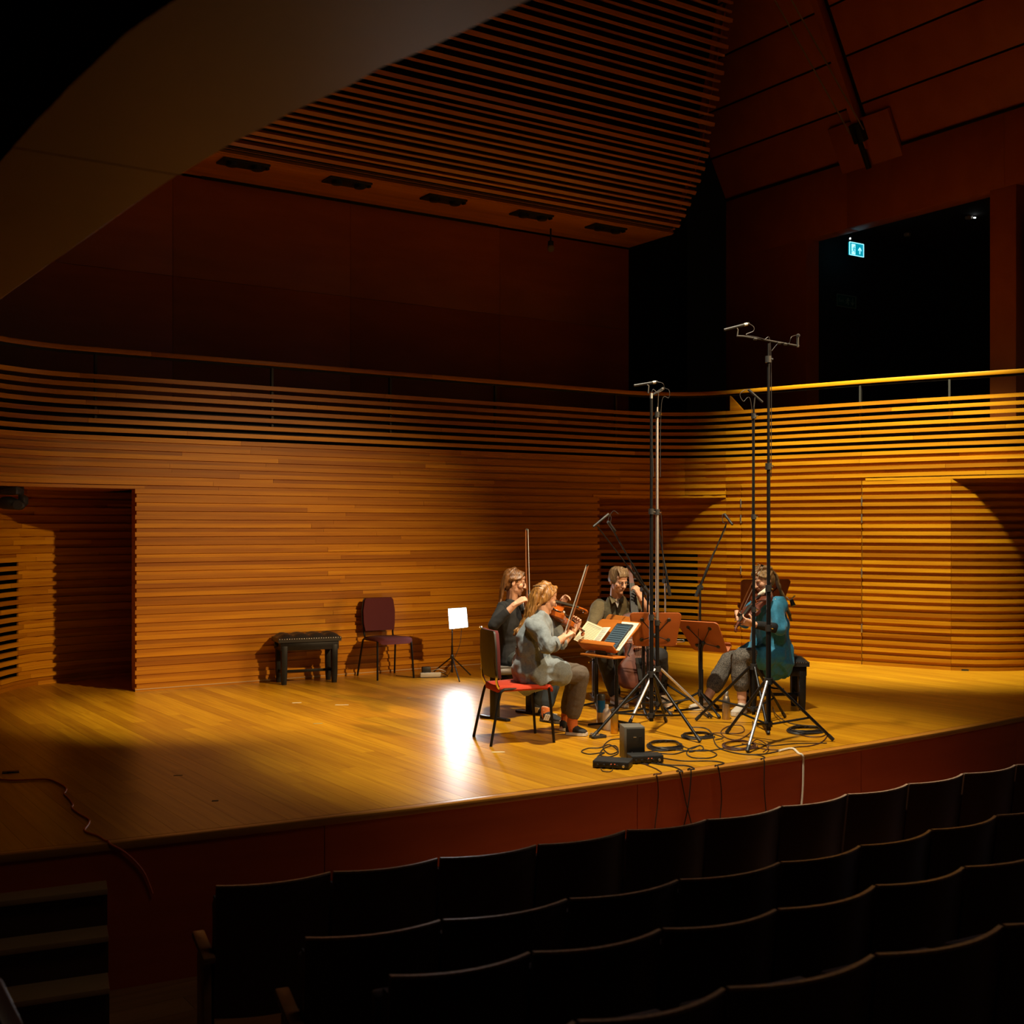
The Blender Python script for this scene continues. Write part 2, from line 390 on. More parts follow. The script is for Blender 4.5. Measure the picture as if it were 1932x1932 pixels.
MB().obox(W(6.95, 13.885, 5.872), UX*2.1, VX*.012, V((0, 0, .018))).build('slot', M_black, slot)
M_lampblk = mat('lamp_black', (.012, .013, .015), .5)
for i, u in enumerate((5.08, 6.39, 7.74, 9.1, 10.36)):
    ordn = ('leftmost', 'second from left', 'middle', 'second from right', 'rightmost')[i]
    t_ = thing('recessed_light', f'{ordn} of the five unlit black lights along the canopy edge', 'light', W(u, 13.13, 5.884), HROT, 'unlit lights under the canopy')
    MB().box((0, 0, -.012), (.56, .26, .025)).build('housing', M_lampblk, t_, 30, .008)
    for x in (-.15, .15):
        MB().lathe([(.05, -.05), (.065, -.045), (.07, 0)], (x, -.03, -.02), 14).build('lamp_head', M_lampblk, t_)
    MB().box((.27, -.05, -.03), (.03, .06, .03)).build('bracket', M_lampblk, t_, 30, .004)
t_ = thing('hanging_camera', 'small black camera with ring hanging from the canopy above the back wall', 'camera', W(9.75, 13.6, 5.88), 0)
MB().tube([(0, 0, 0), (0, 0, -.2)], .012).build('rod', M_lampblk, t_)
MB().lathe([(.035, 0), (.04, .01), (.04, .07), (.03, .08)], (0, 0, -.25), 12).build('body', M_lampblk, t_)
MB().lathe([(.045, -.02), (.05, 0), (.03, .02)], (0, -.02, -.28), 14, (0, -1, -.3)).build('lens_ring', mat('lens_ring', (.3, .27, .2), .3, .5), t_)
# ---- right upper wall with openings, column, sloping ceiling
wr = struct('wall_right.001')
def vbox(u0, u1, v0, v1, z0, z1, name, m, par, bev=0):
    return MB().obox(W((u0+u1)/2, (v0+v1)/2, (z0+z1)/2), UX*(u1-u0)/2, VX*(v1-v0)/2, V((0, 0, (z1-z0)/2))).build(name, m, par, 30, bev)
vbox(14, 14.28, 12.79, 14.54, 2.99, 6.14, 'wall_panel', M_gal, wr)
for a, b in ((4, 9.4), (9.4, 12.0), (12.0, 14.54)):
    vbox(14, 14.28, a+.002, b-.002, 6.143, 7.11, 'wall_panel', M_gal, wr, .002)
vbox(14, 14.28, 9.23, 9.61, 2.985, 6.14, 'column', M_gal, wr, .004)
vbox(14, 14.28, 4, 6.3, 2.99, 6.14, 'wall_panel', M_gal, wr)
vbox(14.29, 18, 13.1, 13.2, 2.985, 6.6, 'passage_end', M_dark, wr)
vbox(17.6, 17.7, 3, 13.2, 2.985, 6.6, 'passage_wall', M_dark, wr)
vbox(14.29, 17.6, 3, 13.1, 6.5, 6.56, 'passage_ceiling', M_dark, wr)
d2 = struct('door_2')
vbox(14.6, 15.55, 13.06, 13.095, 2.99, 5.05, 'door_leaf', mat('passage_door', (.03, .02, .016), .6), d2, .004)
vbox(15.555, 15.6, 13.04, 13.095, 2.99, 5.1, 'door_frame', M_steelpost, d2)
sl = struct('ceiling.001')
def slope(z): return 14-.55*(z-7.13)
zs = [7.13, 7.756, 8.36, 8.98, 9.6, 10.3]
sn = V((0, 0, 0))+UX*.60+V((0, 0, .33)); sn.normalize()
for z0, z1 in zip(zs, zs[1:]):
    for a, b in ((2.5, 7.2), (7.2, 11.44), (11.64, 14.54)):
        c = W((slope(z0)+slope(z1))/2, (a+b)/2, (z0+z1)/2)+sn*.02
        dr = (W(slope(z1), 0, z1)-W(slope(z0), 0, z0)).normalized()
        MB().obox(c, VX*((b-a)/2-.006), dr*((z1-z0)/2*1.141-.014), sn*.02).build('ceiling_panel', M_gal, sl, 30, .004)
MB().obox(W(slope(8.7), 8.5, 8.7)+sn*.07, VX*6.1, (W(slope(10.3), 0, 10.3)-W(slope(7.13), 0, 7.13))*.5, sn*.02).build('backing', M_dark, sl)
MB().obox(W(14.1, 9, 7.12)+sn*.0, VX*5.5, UX*.14, V((0, 0, .012))).build('shadow_gap', M_dark, sl)
rib = struct('trim_3')
MB().obox(W(slope(8.7), 11.54, 8.7)-sn*.07, VX*.055, (W(slope(10.2), 0, 10.2)-W(slope(7.25), 0, 7.25))*.5, sn*.075).build('rib', M_gal, rib, 30, .006)
dr = (W(slope(8), 0, 8)-W(slope(7), 0, 7)).normalized()
c0 = W(slope(7.2), 11.54, 7.2)
MB().obox(c0-sn*.05+dr*.02, VX*.54, dr*.44, sn*.03).build('mounting_plate', M_gal, rib, 30, .006)
MB().obox(c0-sn*.13+dr*.28, VX*.09, dr*.14, sn*.06).build('steel_shoe', M_steelpost, rib, 30, .01)
MB().obox(c0-sn*.16+dr*.05, VX*.03, dr*.3, sn*.03).build('steel_fin', M_steelpost, rib, 30, .005)
M_cable = mat('steel_cable', (.5, .38, .25), .4, .8)
for dv in (-.12, .12):
    MB().tube([c0-sn*.16+VX*dv+dr*.3, W(11.6, 11.54+dv, 9.5)], .011, 6).build('tie_cable', M_cable, rib)
# ---- soffit of the left gallery, close overhead
sof = struct('ceiling.002')
e_out = [(1.0, 7.5), (1.02, 5.4), (1.04, 4.2), (1.07, 3.1), (1.16, 2.28), (1.25, 1.73), (1.33, 1.2), (1.42, .5)]
e_in = [(.62, 7.5), (.62, 5.0), (.62, 3.3), (.65, 2.4), (.69, 2.1), (.76, 1.5), (.86, .5)]
so, si = spline([(a, b, 0) for a, b in e_out], 10), spline([(a, b, 0) for a, b in e_in], 10)
def strip(v0, v1):
    f = lambda L, v: min(L, key=lambda p: abs(p.y-v))
    n = max(2, int((v0-v1)/.12)); rr = []
    for i in range(n+1):
        v = v0+(v1-v0)*i/n; a, b = f(so, v), f(si, v)
        rr.append([W(b.x, v, 2.65), W(a.x-.03, v, 2.65), W(a.x, v, 2.675), W(a.x, v, 2.97), W(b.x, v, 2.97)])
    return MB().loft(rr)
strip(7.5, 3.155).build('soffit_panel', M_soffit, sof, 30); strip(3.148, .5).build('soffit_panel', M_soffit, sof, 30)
vbox(-1.5, .7, .2, 7.5, 2.9, 2.96, 'coffer', M_black, sof)
# ================================================================== STAGE
def vf(u): return 6.284+(u-6.62)**2/72
fl = struct('floor')
fp = [(u, vf(u)+.05) for u in [-1+.5*i for i in range(30)]]
plan_prism(fp+[(13.6, 14.2), (-1, 14.2)], -.10, -.014).build('slab', M_dark, fl)
BW = .128
u = -.9
big, small = [], MB()
nb_ = 0
while u < 13.4:
    v = vf(u+BW/2)+.07; col_ = []
    first = R.uniform(.8, 2.4)
    while v < 14.1:
        ln = first if first else R.uniform(1.9, 2.9); first = None
        v2 = min(14.1, v+ln)
        if 14.1-v2 < .4: v2 = 14.1
        va, vb = v, v2
        la, lb = (vf(u)+.07, vf(u+BW)+.07) if not col_ else (va, va)
        g = .0007
        pts = [W(u+g, la+g, -.013), W(u+BW-g, lb+g, -.013), W(u+BW-g, vb-g, -.013), W(u+g, vb-g, -.013)]
        m_ = MB().prism(pts, V((0, 0, .013+R.uniform(-.0004, .0004)*0)))
        vis = (lambda w: w.y > 4 and -150 < w.x/w.y*F+CX < 2100)(W(u, (va+vb)/2)) and va < 13
        if vis and nb_ < 300: m_.build('floorboard', M_floor, fl, 30); nb_ += 1
        else: small.add(m_.v, m_.f)
        col_.append(1); v = v2
    u += BW
st_ = small.build('floorboards_far', M_floor, fl, 30); st_['kind'] = 'stuff'
EDGE = Path([(u_, vf(u_)) for u_ in [-1.2+.6*i for i in range(26)]], 4)
nos = struct('trim_4')
e1 = lambda px, py: (lambda w: EDGE.find(w.dot(UX)))(G(px, py))
sms = [0, e1(632, 1540)-2.26, e1(632, 1540), e1(1222, 1470), e1(1222, 1470)+2.26, e1(1222, 1470)+4.5, EDGE.L]
sweep(EDGE, 0, EDGE.L, -.04, .0, .012, -.068, .3).build('nosing', wood('nosing_maple', (.40, .16, .02), (.52, .22, .03), .35, (2, 2, 2), tint=.1), nos, 30, .004)
fas = struct('wall_front')
for a, b in zip(sms, sms[1:]):
    sweep(EDGE, a+.0025, b-.0025, -.8, -.042, 0, -.02, .3).build('fascia_panel', M_fascia, fas, 30)
sweep(EDGE, 0, EDGE.L, -.8, -.045, -.025, -.05, .3).build('backing', M_dark, fas)
hall = struct('floor.001')
M_hallf = wood('hall_boards', (.30, .14, .04), (.42, .20, .06), .4, (1, 16, 1), HROT, tint=.25)
plan_prism([(-3, -2), (16, -2), (16, 8.2), (-3, 8.2)], -.95, -.812).build('slab', M_dark, hall)
for i in range(44):
    v = -1.5+i*.2
    for a, b in ((-2, 1.1+(i % 3)*.5), (1.1+(i % 3)*.5, 6.2+(i % 4)*.6), (6.2+(i % 4)*.6, 14)):
        if v < 6.6: MB().obox(W((a+b)/2, v+.1, -.806), UX*((b-a)/2-.001), VX*.099, V((0, 0, .006))).build('floorboard', M_hallf, hall, 30)
hw = struct('wall_side')
vbox(17.7, 17.8, -4, 18, -1, 12, 'wall_panel', M_dark, hw)
# ================================================================== AUDITORIUM SEATS AND STEPS
M_seatback = wood('seat_ply', (.075, .03, .014), (.095, .038, .018), .42, (3, 3, 1), tint=.1)
M_edge = mat('ply_edge', (.50, .36, .27), .36, 0, spec=.6, noise_amt=.2, nscale=60)
M_arm = wood('armrest_wood', (.30, .14, .05), (.40, .20, .08), .32, (2, 2, 12), tint=.1)
M_plush = mat('dark_plush', (.03, .012, .014), .95, sheen=.3, noise_amt=.2, nscale=200)
M_iron = mat('seat_iron', (.02, .02, .02), .5, .5)
def seat_proto(w):
    """local: +y faces the stage, top of the back at z = .92 over the floor"""
    t = thing('auditorium_seat', 'seat', 'seat'); hw = w/2-.008; n = 9
    def arc(y0, sag, z, th):
        return [V((-hw+2*hw*i/n, y0-sag*(1-(2*i/n-1)**2), z)) for i in range(n+1)] + [V((-hw+2*hw*i/n, y0+th-sag*(1-(2*i/n-1)**2), z)) for i in range(n, -1, -1)]
    MB().loft([arc(.0, .062, .30, .018), arc(-.03, .062, .60, .018), arc(-.07, .062, .913, .018)]).build('back_shell', M_seatback, t, 40)
    MB().loft([arc(-.071, .062, .9135, .018), arc(-.073, .062, .923, .017)]).build('top_edge', M_edge, t, 40)
    a_ = lambda z, y: [p+V((0, .02, 0)) for p in arc(y, .062, z, .05)]
    MB().loft([a_(.42, -.01), a_(.62, -.032), a_(.86, -.064)]).build('back_cushion', M_plush, t, 40)
    MB().obox((0, .16, .58), (hw-.03, 0, 0), (0, .035, 0), (0, .02, .2)).build('folded_seat', M_plush, t, 40, .015)
    for sx in (-1, 1):
        MB().obox((sx*(hw+.004), .12, .30), (.012, 0, 0), (0, .10, 0), (0, 0, .30)).build('standard', M_iron, t, 30, .004)
    return t
def armrest(t, sx, w):
    hw = w/2+.02
    MB().prism([(sx*hw-.03, -.06, .60), (sx*hw-.03, .24, .635), (sx*hw-.03, .26, .60), (sx*hw-.03, -.05, .565)], (.06, 0, 0)).build('armrest', M_arm, t, 30, .01)
    MB().obox((sx*hw, .08, .28), (.018, 0, 0), (0, .09, 0), (0, 0, .28)).build('arm_panel', M_arm, t, 30, .004)
rows = [
 (.10, [(405,1672),(627,1645),(829,1619),(1015,1594),(1183,1566.5),(1335,1546.5),(1476,1521.5),(1600,1498.5),(1715,1479),(1819,1459.5),(1918,1443),(2010,1427)]),
 (.187, [(573,1770),(835,1736),(1074,1696),(1283,1660),(1475,1627),(1626,1595.5),(1759,1565.5),(1882,1538.5),(2000,1513)]),
 (.32, [(733,1842),(1004,1797),(1251,1753),(1469,1716),(1654,1671),(1822,1636),(1985,1600)]),
 (.455, [(800,2000),(1090,1928),(1372,1865),(1654,1801.5),(1895,1746),(2120,1695)]),
]
ORD = ['first', 'second', 'third', 'fourth', 'fifth', 'sixth', 'seventh', 'eighth', 'ninth', 'tenth', 'eleventh']
ROWN = ['row nearest the stage', 'second row', 'third row', 'row nearest the camera']
proto = None
for ri, (z, bs) in enumerate(rows):
    g = [G(px, py, z) for px, py in bs]
    for i, (a, b) in enumerate(zip(g, g[1:])):
        c = (a+b)/2; d = b-a; rz = math.atan2(d.y, d.x); w = d.length
        lab = f'dark plywood seat back, {ORD[i]} from the aisle in the {ROWN[ri]}'
        loc = V((c.x, c.y, z-.923)) + V((-math.sin(rz), math.cos(rz), 0))*.071
        if proto is None:
            proto = seat_proto(.55); s_ = proto; s_.location = loc; s_.rotation_euler = (0, 0, rz)
        else: s_ = dup(base_proto, loc, rz)
        if ri == 0 and i == 0: base_proto = s_
        s_['label'] = lab; s_['group'] = f'seats of the {ORD[ri]} row'
        s_.scale = (w/.55, 1, 1)
for ri in range(3):                               # armrests at the aisle end of the first rows, added after copying
    s_ = [o for o in bpy.data.objects if o.name.startswith('auditorium_seat') and o.get('group') == f'seats of the {ORD[ri]} row'][0]
    armrest(s_, -1, .55)
    if ri == 0:
        s_['label'] = 'plywood seat at the aisle end of the front row with a wooden armrest'
for ri in (1, 2, 3):                              # stepped floor under the raised rows
    z, bs = rows[ri]; g = [G(px, py, z) for px, py in bs]
    pts = [p+V((0, .42, 0)) for p in g]+[p+V((0, -.75, 0)) for p in g[::-1]]
    zf = z-.925
    MB().prism([V((p.x, p.y, -.9)) for p in pts], V((0, 0, zf+.9))).build('row_step', M_hallf, hall, 30)
# ---- steps up to the stage on the left
st = thing('stage_steps', 'dark wooden steps with three light treads up to the stage on the left', 'steps', W(1.0, 6.3, -.8), 0, world=True)
M_tread = wood('tread_wood', (.34, .19, .07), (.42, .24, .09), .45, (3, 3, 3), tint=.05)
M_riser = wood('riser_wood', (.06, .02, .008), (.08, .03, .012), .5, (3, 3, 3), tint=.05)
for z, (rb, rf) in ((-.2, ((200, 1657), (203, 1677))), (-.4, ((201, 1740), (205, 1766))), (-.6, ((203, 1833), (207, 1864)))):
    b, f = G(*rb, z), G(*rf, z); d = (UX*.985+VX*-.17).normalized()*-2.2
    ux_ = (b-f); ux_.z = 0
    f = b + (f-b)*1.0
    MB().prism([b, f, f+d, b+d], V((0, 0, -.03))).build('tread', M_tread, st, 30, .003)
    f2 = b+(f-b)*.85
    MB().prism([f2+V((0, 0, -.03)), f2+d+V((0, 0, -.03)), f2+d+V((0, 0, -.2)), f2+V((0, 0, -.2))], (b-f)*.1).build('riser', M_riser, st, 30)
    MB().prism([b+V((-.03, 0, -.03)), f2+V((-.03, 0, -.03)), f2+V((-.03, 0, -.2)), b+V((-.03, 0, -.2))], d.normalized()*.03).build('stringer', M_arm, st, 30)
done(st)
hr = thing('step_side_panel', 'dark reddish sloping wooden panel edge in the bottom left corner', 'panel', G(10, 1900, -.5), 0, world=True)
MB().prism([P(-60, 1800, 3.2), P(2, 1850, 3.2), P(50, 1940, 3.1), P(50, 2050, 3.1), P(-60, 2050, 3.2)], V((-.02, -.06, 0))).build('panel', M_seatback, hr, 30, .006)
done(hr)
# ================================================================== STAGE FURNITURE
M_leather = mat('black_leather', (.022, .022, .022), .42, spec=.5, bump=.15, nscale=180)
M_ebony = mat('black_lacquer', (.008, .0075, .007), .4, spec=.3, noise_amt=.2, nscale=30)
M_chrome = mat('chrome', (.75, .74, .72), .15, 1)
M_blkmetal = mat('black_metal', (.016, .016, .017), .38, .6)
M_silver = mat('satin_silver', (.68, .66, .64), .42, 1)
M_blkplastic = mat('black_plastic', (.02, .02, .02), .5)
def piano_bench(label, loc, rz, w, d, h, group):
    t = thing('piano_bench', label, 'bench', loc, rz, group)
    # buttoned cushion: grid displaced into pillows
    nx, ny = 28, 14; vs, fs = [], []
    for j in range(ny+1):
        for i in range(nx+1):
            x, y = i/nx, j/ny
            e = min(1, min(x, 1-x)*9)*min(1, min(y, 1-y)*5)
            puff = .05*e**.5*(.45+.55*abs(math.sin(math.pi*x*4))**.6*abs(math.sin(math.pi*y*2))**.6)
            vs.append(((x-.5)*w*1.0, (y-.5)*d, h-.055+puff))
    for j in range(ny):
        for i in range(nx): a = j*(nx+1)+i; fs.append((a, a+1, a+nx+2, a+nx+1))
    m = MB().add(vs, fs); m.box((0, 0, h-.078), (w, d, .045)); m.build('cushion', M_leather, t, 60)
    pip = MB()
    for i in range(26): pip.ball((-w/2+.012+(w-.024)*i/25, -d/2-.002, h-.062), .005, 6, 4)
    pip.build('stud_line', M_silver, t)
    MB().box((0, 0, h-.145), (w*.93, d*.9, .09)).build('apron', M_ebony, t, 30, .006)
    for sx in (-1, 1):
        MB().lathe([(.012, 0), (.03, .01), (.03, .03), (.02, .035)], (sx*w*.465, 0, h-.13), 14, (sx, 0, 0)).build('height_knob', M_ebony, t)
        for sy in (-1, 1):
            x, y = sx*w*.4, sy*d*.36
            MB().loft([[V((x+a*s_, y+b*s_, z)) for a, b in ((-1, -1), (1, -1), (1, 1), (-1, 1))] for s_, z in ((.024, 0), (.030, .12), (.033, h-.14))]).build('leg', M_ebony, t, 30, .003)
        MB().box((sx*w*.4, 0, .13), (.022, d*.72, .035)).build('stretcher', M_ebony, t, 30, .003)
    MB().box((0, 0, .13), (w*.8, .02, .03)).build('stretcher', M_ebony, t, 30, .003)
    return t
b0 = (G(543, 1293)+G(628, 1288))/2
piano_bench('black buttoned piano bench standing empty against the slatted back wall', b0+V((-.07, .15, 0)), .42, .70, .34, .56, 'piano benches')
def cush_chair(label, red, loc, rz):
    """stacking chair; local +x is the way the sitter faces"""
    t = thing('stacking_chair', label, 'chair', loc, rz)
    M_up = mat('chair_fabric_'+red, (.45, .035, .008) if red == 'red' else (.085, .010, .013), .9, noise_amt=.15, nscale=300)
    rings = []
    for x, hwid, zt in ((-.21, .17, .452), (-.20, .20, .46), (-.05, .215, .463), (.12, .225, .47), (.22, .215, .462), (.245, .19, .44)):
        rings.append([V((x, -hwid, zt-.03)), V((x, -hwid*.95, zt-.005)), V((x, -hwid*.5, zt)), V((x, hwid*.5, zt)), V((x, hwid*.95, zt-.005)), V((x, hwid, zt-.03)), V((x, hwid*.9, zt-.045)), V((x, -hwid*.9, zt-.045))])
    MB().loft(rings).build('seat', M_up, t, 70)
    def bk(off, s_, th):
        rr = []
        for z, hw_, xo in ((.52, .185, -.21), (.60, .20, -.222), (.75, .205, -.228), (.87, .185, -.232), (.895, .165, -.234)):
            hw2 = hw_*s_
            rr.append([V((xo+off-.02*(1-(y/.2)**2)+q, y*s_ if 0 else y*hw2/.2, z)) for q, ys in ((0, (-.2, -.1, 0, .1, .2)), (th, (.2, .1, 0, -.1, -.2))) for y in ys])
        return MB().loft(rr)
    bk(0, .97, .026).build('backrest', M_up if red != 'red' else mat('shaded_red_back', (.10, .012, .014), .9), t, 60)  # red chair: shade on the backrest is mixed into its fabric colour
    bk(-.016, 1.02, .014).build('back_shell', M_blkplastic, t, 60)
    for sy in (-1, 1):
        MB().tube(spline([(.24, sy*.225, 0), (.205, sy*.21, .40), (.19, sy*.205, .43), (.12, sy*.2, .436), (-.15, sy*.2, .436), (-.20, sy*.205, .42), (-.29, sy*.235, 0)], 6)[:13], .0115, 8).build('leg', M_blkmetal, t)
        MB().tube(spline([(.12, sy*.2, .436), (-.12, sy*.2, .436), (-.185, sy*.205, .425), (-.215, sy*.21, .36), (-.29, sy*.235, 0)], 6), .0115, 8).build('leg', M_blkmetal, t)
        MB().tube(spline([(-.10, sy*.17, .43), (-.18, sy*.175, .43), (-.222, sy*.18, .48), (-.232, sy*.185, .60), (-.240, sy*.16, .86)], 6), .011, 8).build('back_tube', M_chrome if red == 'red' else M_blkmetal, t)
    if red == 'red': MB().ball((-.246, .165, .897), .014).build('chrome_cap', M_chrome, t)
    return t
cush_chair('empty dark maroon chair against the back wall left of the lit panel lamp', 'maroon', (G(707, 1283)+G(772, 1279)+G(677, 1274)+G(747, 1269))/4+V((.03, -.06, 0)), -1.03)
def cen(*p): return sum((G(*q) for q in p), V())/len(p)
c1 = cen((903.5, 1390.5), (927, 1407.5), (1020, 1384), (1046, 1400))
cush_chair('red upholstered chair under the musician in the grey shirt', 'red', c1, .32)
# height adjustable benches of the musician in black and of the cellist
def tbench(label, loc, rz, w, mcol):
    t = thing('adjustable_bench', label, 'bench', loc, rz, 'adjustable benches')
    m = MB(); rings = []
    for z, s_ in ((.405, .86), (.42, .97), (.445, 1), (.462, .96), (.47, .85)):
        rings.append([V((math.copysign(abs(math.cos(a))**.5, math.cos(a))*w/2*s_, math.copysign(abs(math.sin(a))**.5, math.sin(a))*.17*s_, z)) for a in [2*math.pi*i/28 for i in range(28)]])
    m.loft(rings).build('cushion', mcol, t, 60)
    for sx in (-1, 1):
        x = sx*(w/2-.09)
        MB().box((x, 0, .21), (.055, .075, .39)).build('column', M_blkmetal, t, 30, .004)
        MB().box((x, 0, .012), (.05, .36, .024)).build('foot', M_blkmetal, t, 30, .006)
    MB().box((0, 0, .36), (w-.2, .03, .05)).build('crossbar', M_blkmetal, t, 30, .003)
    MB().tube([(-w/2+.05, -.10, .395), (-w/2+.0, -.17, .375)], .006, 8).build('lever', M_chrome, t)
    return t
M_greycush = mat('grey_leatherette', (.13, .12, .11), .5)
bw2 = cen((938, 1361), (988, 1345)); 
tbench('grey cushioned adjustable bench under the musician in black', bw2+V((.02, .02, 0)), .75, .62, M_greycush)
tbench('grey cushioned adjustable bench under the cellist', G(1150, 1319)+V((.08, .1, 0)), .1, .62, M_greycush)
piano_bench('black piano bench under the musician in the blue shirt', cen((1412, 1335), (1478, 1346), (1518, 1338))+V((-.02, .12, 0)), .05, .58, .36, .51, 'piano benches')
# ---- LED panel lamp
lp = thing('panel_lamp', 'brightly lit square white lamp on a black tripod by the back wall', 'lamp', G(853, 1277), 0, world=True)
base = G(853, 1277); Dl = base.y; top = P(863, 1166, Dl)
M_led = mat('led_panel', (1, 1, 1), .5, emit=(1, .97, .95), estr=85)
pc = [P(845, 1148, Dl), P(880, 1146, Dl-.02), P(883.5, 1183.5, Dl-.02), P(847.5, 1187.5, Dl)]
nrm = (pc[1]-pc[0]).cross(pc[3]-pc[0]).normalized()
if nrm.y > 0: nrm = -nrm
MB().prism([p-nrm*.004 for p in pc], -nrm*.03).build('housing', M_blkplastic, lp, 30)
cc = sum(pc, V())/4
MB().prism([cc+(p-cc)*.94+nrm*.004 for p in pc], -nrm*.006).build('light_face', M_led, lp, 30)
MB().tube([base+V((0, 0, .05)), base+V((0, 0, .36))], .012).build('stand_pole', M_blkmetal, lp)
MB().tube([base+V((0, 0, .34)), V((base.x, base.y+.03, cc.z-.02))], .008).build('stand_pole', M_blkmetal, lp)
for q in ((888, 1275), (867, 1287), (819, 1268)):
    MB().tube([base+V((0, 0, .23)), G(*q)+V((0, 0, .008))], .008).build('leg', M_blkmetal, lp)
    MB().tube([base+V((0, 0, .07)), base+V((0, 0, .15)).lerp(G(*q), .5)], .005).build('brace', M_blkmetal, lp)
MB().ball(base+V((0, 0, .235)), .022).build('collar', M_blkplastic, lp)
MB().tube(spline([cc+V((.04, .03, -.1)), base+V((.09, .02, .38)), base+V((.03, .0, .22)), base+V((-.05, -.02, .02)), G(815, 1274)+V((0, 0, .006))], 6), .003, 6).build('cord', M_blkplastic, lp)
done(lp)
ps = thing('power_strip', 'white power strip with black plug and coiled leads by the back wall', 'power strip', G(812, 1277), 0, world=True)
p0 = G(812, 1277)
MB().box((p0.x, p0.y, .025), (.24, .06, .05), .25).build('strip', mat('white_plastic', (.6, .57, .5), .5), ps, 30, .008)
MB().box((p0.x-.05, p0.y+.02, .08), (.10, .07, .07), .25).build('adapter', M_blkplastic, ps, 30, .01)
MB().tube(spline([p0+V((-.4, .06, .006)), p0+V((-.3, -.0, .006)), p0+V((-.1, -.12, .006)), p0+V((.12, -.09, .006)), p0+V((.2, .02, .006)), p0+V((.1, .1, .05))], 8), .004, 6).build('lead', M_blkplastic, ps)
MB().tube(spline([p0+V((0, .03, .06)), p0+V((.1, -.02, .09)), p0+V((.17, .06, .05)), p0+V((.07, .09, .03)), p0+V((.15, -.03, .02))], 8), .004, 6).build('white_lead', mat('white_lead', (.6, .58, .52), .5), ps)
done(ps)
# ---- exit signs, detectors, moving light
M_sigb = mat('exit_sign_lit', (.0, .2, .25), .4, emit=(0, .30, .42), estr=1.0)
M_sigw = mat('exit_sign_white', (.5, .9, .95), .4, emit=(.35, .85, .95), estr=1.6)
M_sigd = mat('exit_sign_unlit', (.01, .10, .07), .5); M_sigdw = mat('exit_sign_pale', (.35, .40, .28), .5)
def running_man(m, o, s_, sx=1):
    """little figure from strokes; o origin centre, s_ height scale, in the sign plane (UX, Z)"""
    q = lambda x, z: o+UX*(x*s_*sx)+V((0, 0, z*s_))
    m.ball(q(.12, .36), s_*.09, 8, 6)
    for a, b, r in (((.08, .24), (-.02, -.02), .085), ((.10, .2), (.3, .08), .04), ((.3, .08), (.38, .2), .035), ((.06, .2), (-.2, .16), .04), ((-.2, .16), (-.26, .0), .035),
                    ((0, -.02), (.2, -.16), .055), ((.2, -.16), (.14, -.42), .045), ((-.02, -.02), (-.14, -.24), .055), ((-.14, -.24), (-.38, -.26), .04)):
        m.tube([q(*a), q(*b)], r*s_, 6)
    return m
def arrow(m, o, s_, up=1):
    q = lambda x, z: o+UX*(x*s_)+V((0, 0, z*s_*up))
    m.prism([q(-.05, -.42), q(.05, -.42), q(.05, .2), q(-.05, .2)], VX*.003)
    for k in (-1, 1): m.prism([q(0, .42), q(k*.28, .1), q(k*.28, -.04), q(0, .26)], VX*.003)
    return m
es = thing('exit_sign', 'lit blue green exit sign with running figure and upward arrow hanging in the passage', 'sign', P(1615, 471, 18.9), 0, 'exit signs', world=True)
c = P(1615, 471, 18.9)
MB().obox(c, UX*.165, VX*.012, V((0, 0, .10))).build('panel', M_sigb, es, 30, .003)
for dx, dz, w_, h_ in ((0, .10, .165, .004), (0, -.10, .165, .004), (-.165, 0, .004, .10), (.165, 0, .004, .10)):
    MB().obox(c+UX*dx+V((0, 0, dz))-VX*.014, UX*w_, VX*.003, V((0, 0, h_))).build('border', M_sigw, es)
MB().obox(c-UX*.075-VX*.014+V((0, 0, -.005)), UX*.042, VX*.002, V((0, 0, .08))).build('door_symbol', M_sigw, es)
running_man(MB(), c-UX*.075-VX*.018+V((0, 0, -.01)), .125).build('running_figure', M_sigb, es)
arrow(MB(), c+UX*.075-VX*.016+V((0, 0, -.012)), .13).build('arrow', M_sigw, es)
MB().obox(c+V((0, 0, .13)), UX*.15, VX*.03, V((0, 0, .022))).build('lamp_housing', M_dark, es)
MB().ball(c+V((0, 0, .15))-UX*.16-VX*.02, .012).build('indicator_light', mat('indicator', (1, 1, 1), .4, emit=(.9, 1, 1), estr=6), es)
for dx in (-.1, .1): MB().tube([c+UX*dx+V((0, 0, .14)), c+UX*dx+V((0, 0, .42))], .004, 6).build('hanger', M_steelpost, es)
done(es)
es2 = thing('exit_sign', 'unlit green exit sign with running figure and downward arrow above the passage door', 'sign', P(1597, 568.5, 19.35), 0, 'exit signs', world=True)
c = W(P(1597, 568.5, 19.35).dot(UX), 13.085, P(1597, 568.5, 19.35).z)
MB().obox(c, UX*.225, VX*.008, V((0, 0, .095))).build('panel', M_sigd, es2, 30, .003)
for dx, dz, w_, h_ in ((0, .095, .225, .005), (0, -.095, .225, .005), (-.225, 0, .005, .095), (.225, 0, .005, .095)):
    MB().obox(c+UX*dx+V((0, 0, dz))-VX*.01, UX*w_, VX*.003, V((0, 0, h_))).build('border', M_sigdw, es2)
running_man(MB(), c+UX*.02-VX*.012, .13).build('running_figure', M_sigdw, es2)
arrow(MB(), c+UX*.145-VX*.012, .14, -1).build('arrow', M_sigdw, es2)
tx = bpy.data.curves.new('lettering', 'FONT'); tx.body = 'Exit'; tx.size = .085; tx.extrude = .001; tx.align_x = 'CENTER'; tx.align_y = 'CENTER'
tx.materials.append(M_sigdw); tmp = bpy.data.objects.new('lettering', tx); COL.objects.link(tmp)
tm = bpy.data.meshes.new_from_object(tmp.evaluated_get(bpy.context.evaluated_depsgraph_get())); bpy.data.objects.remove(tmp)
to = link('lettering', tm, es2)
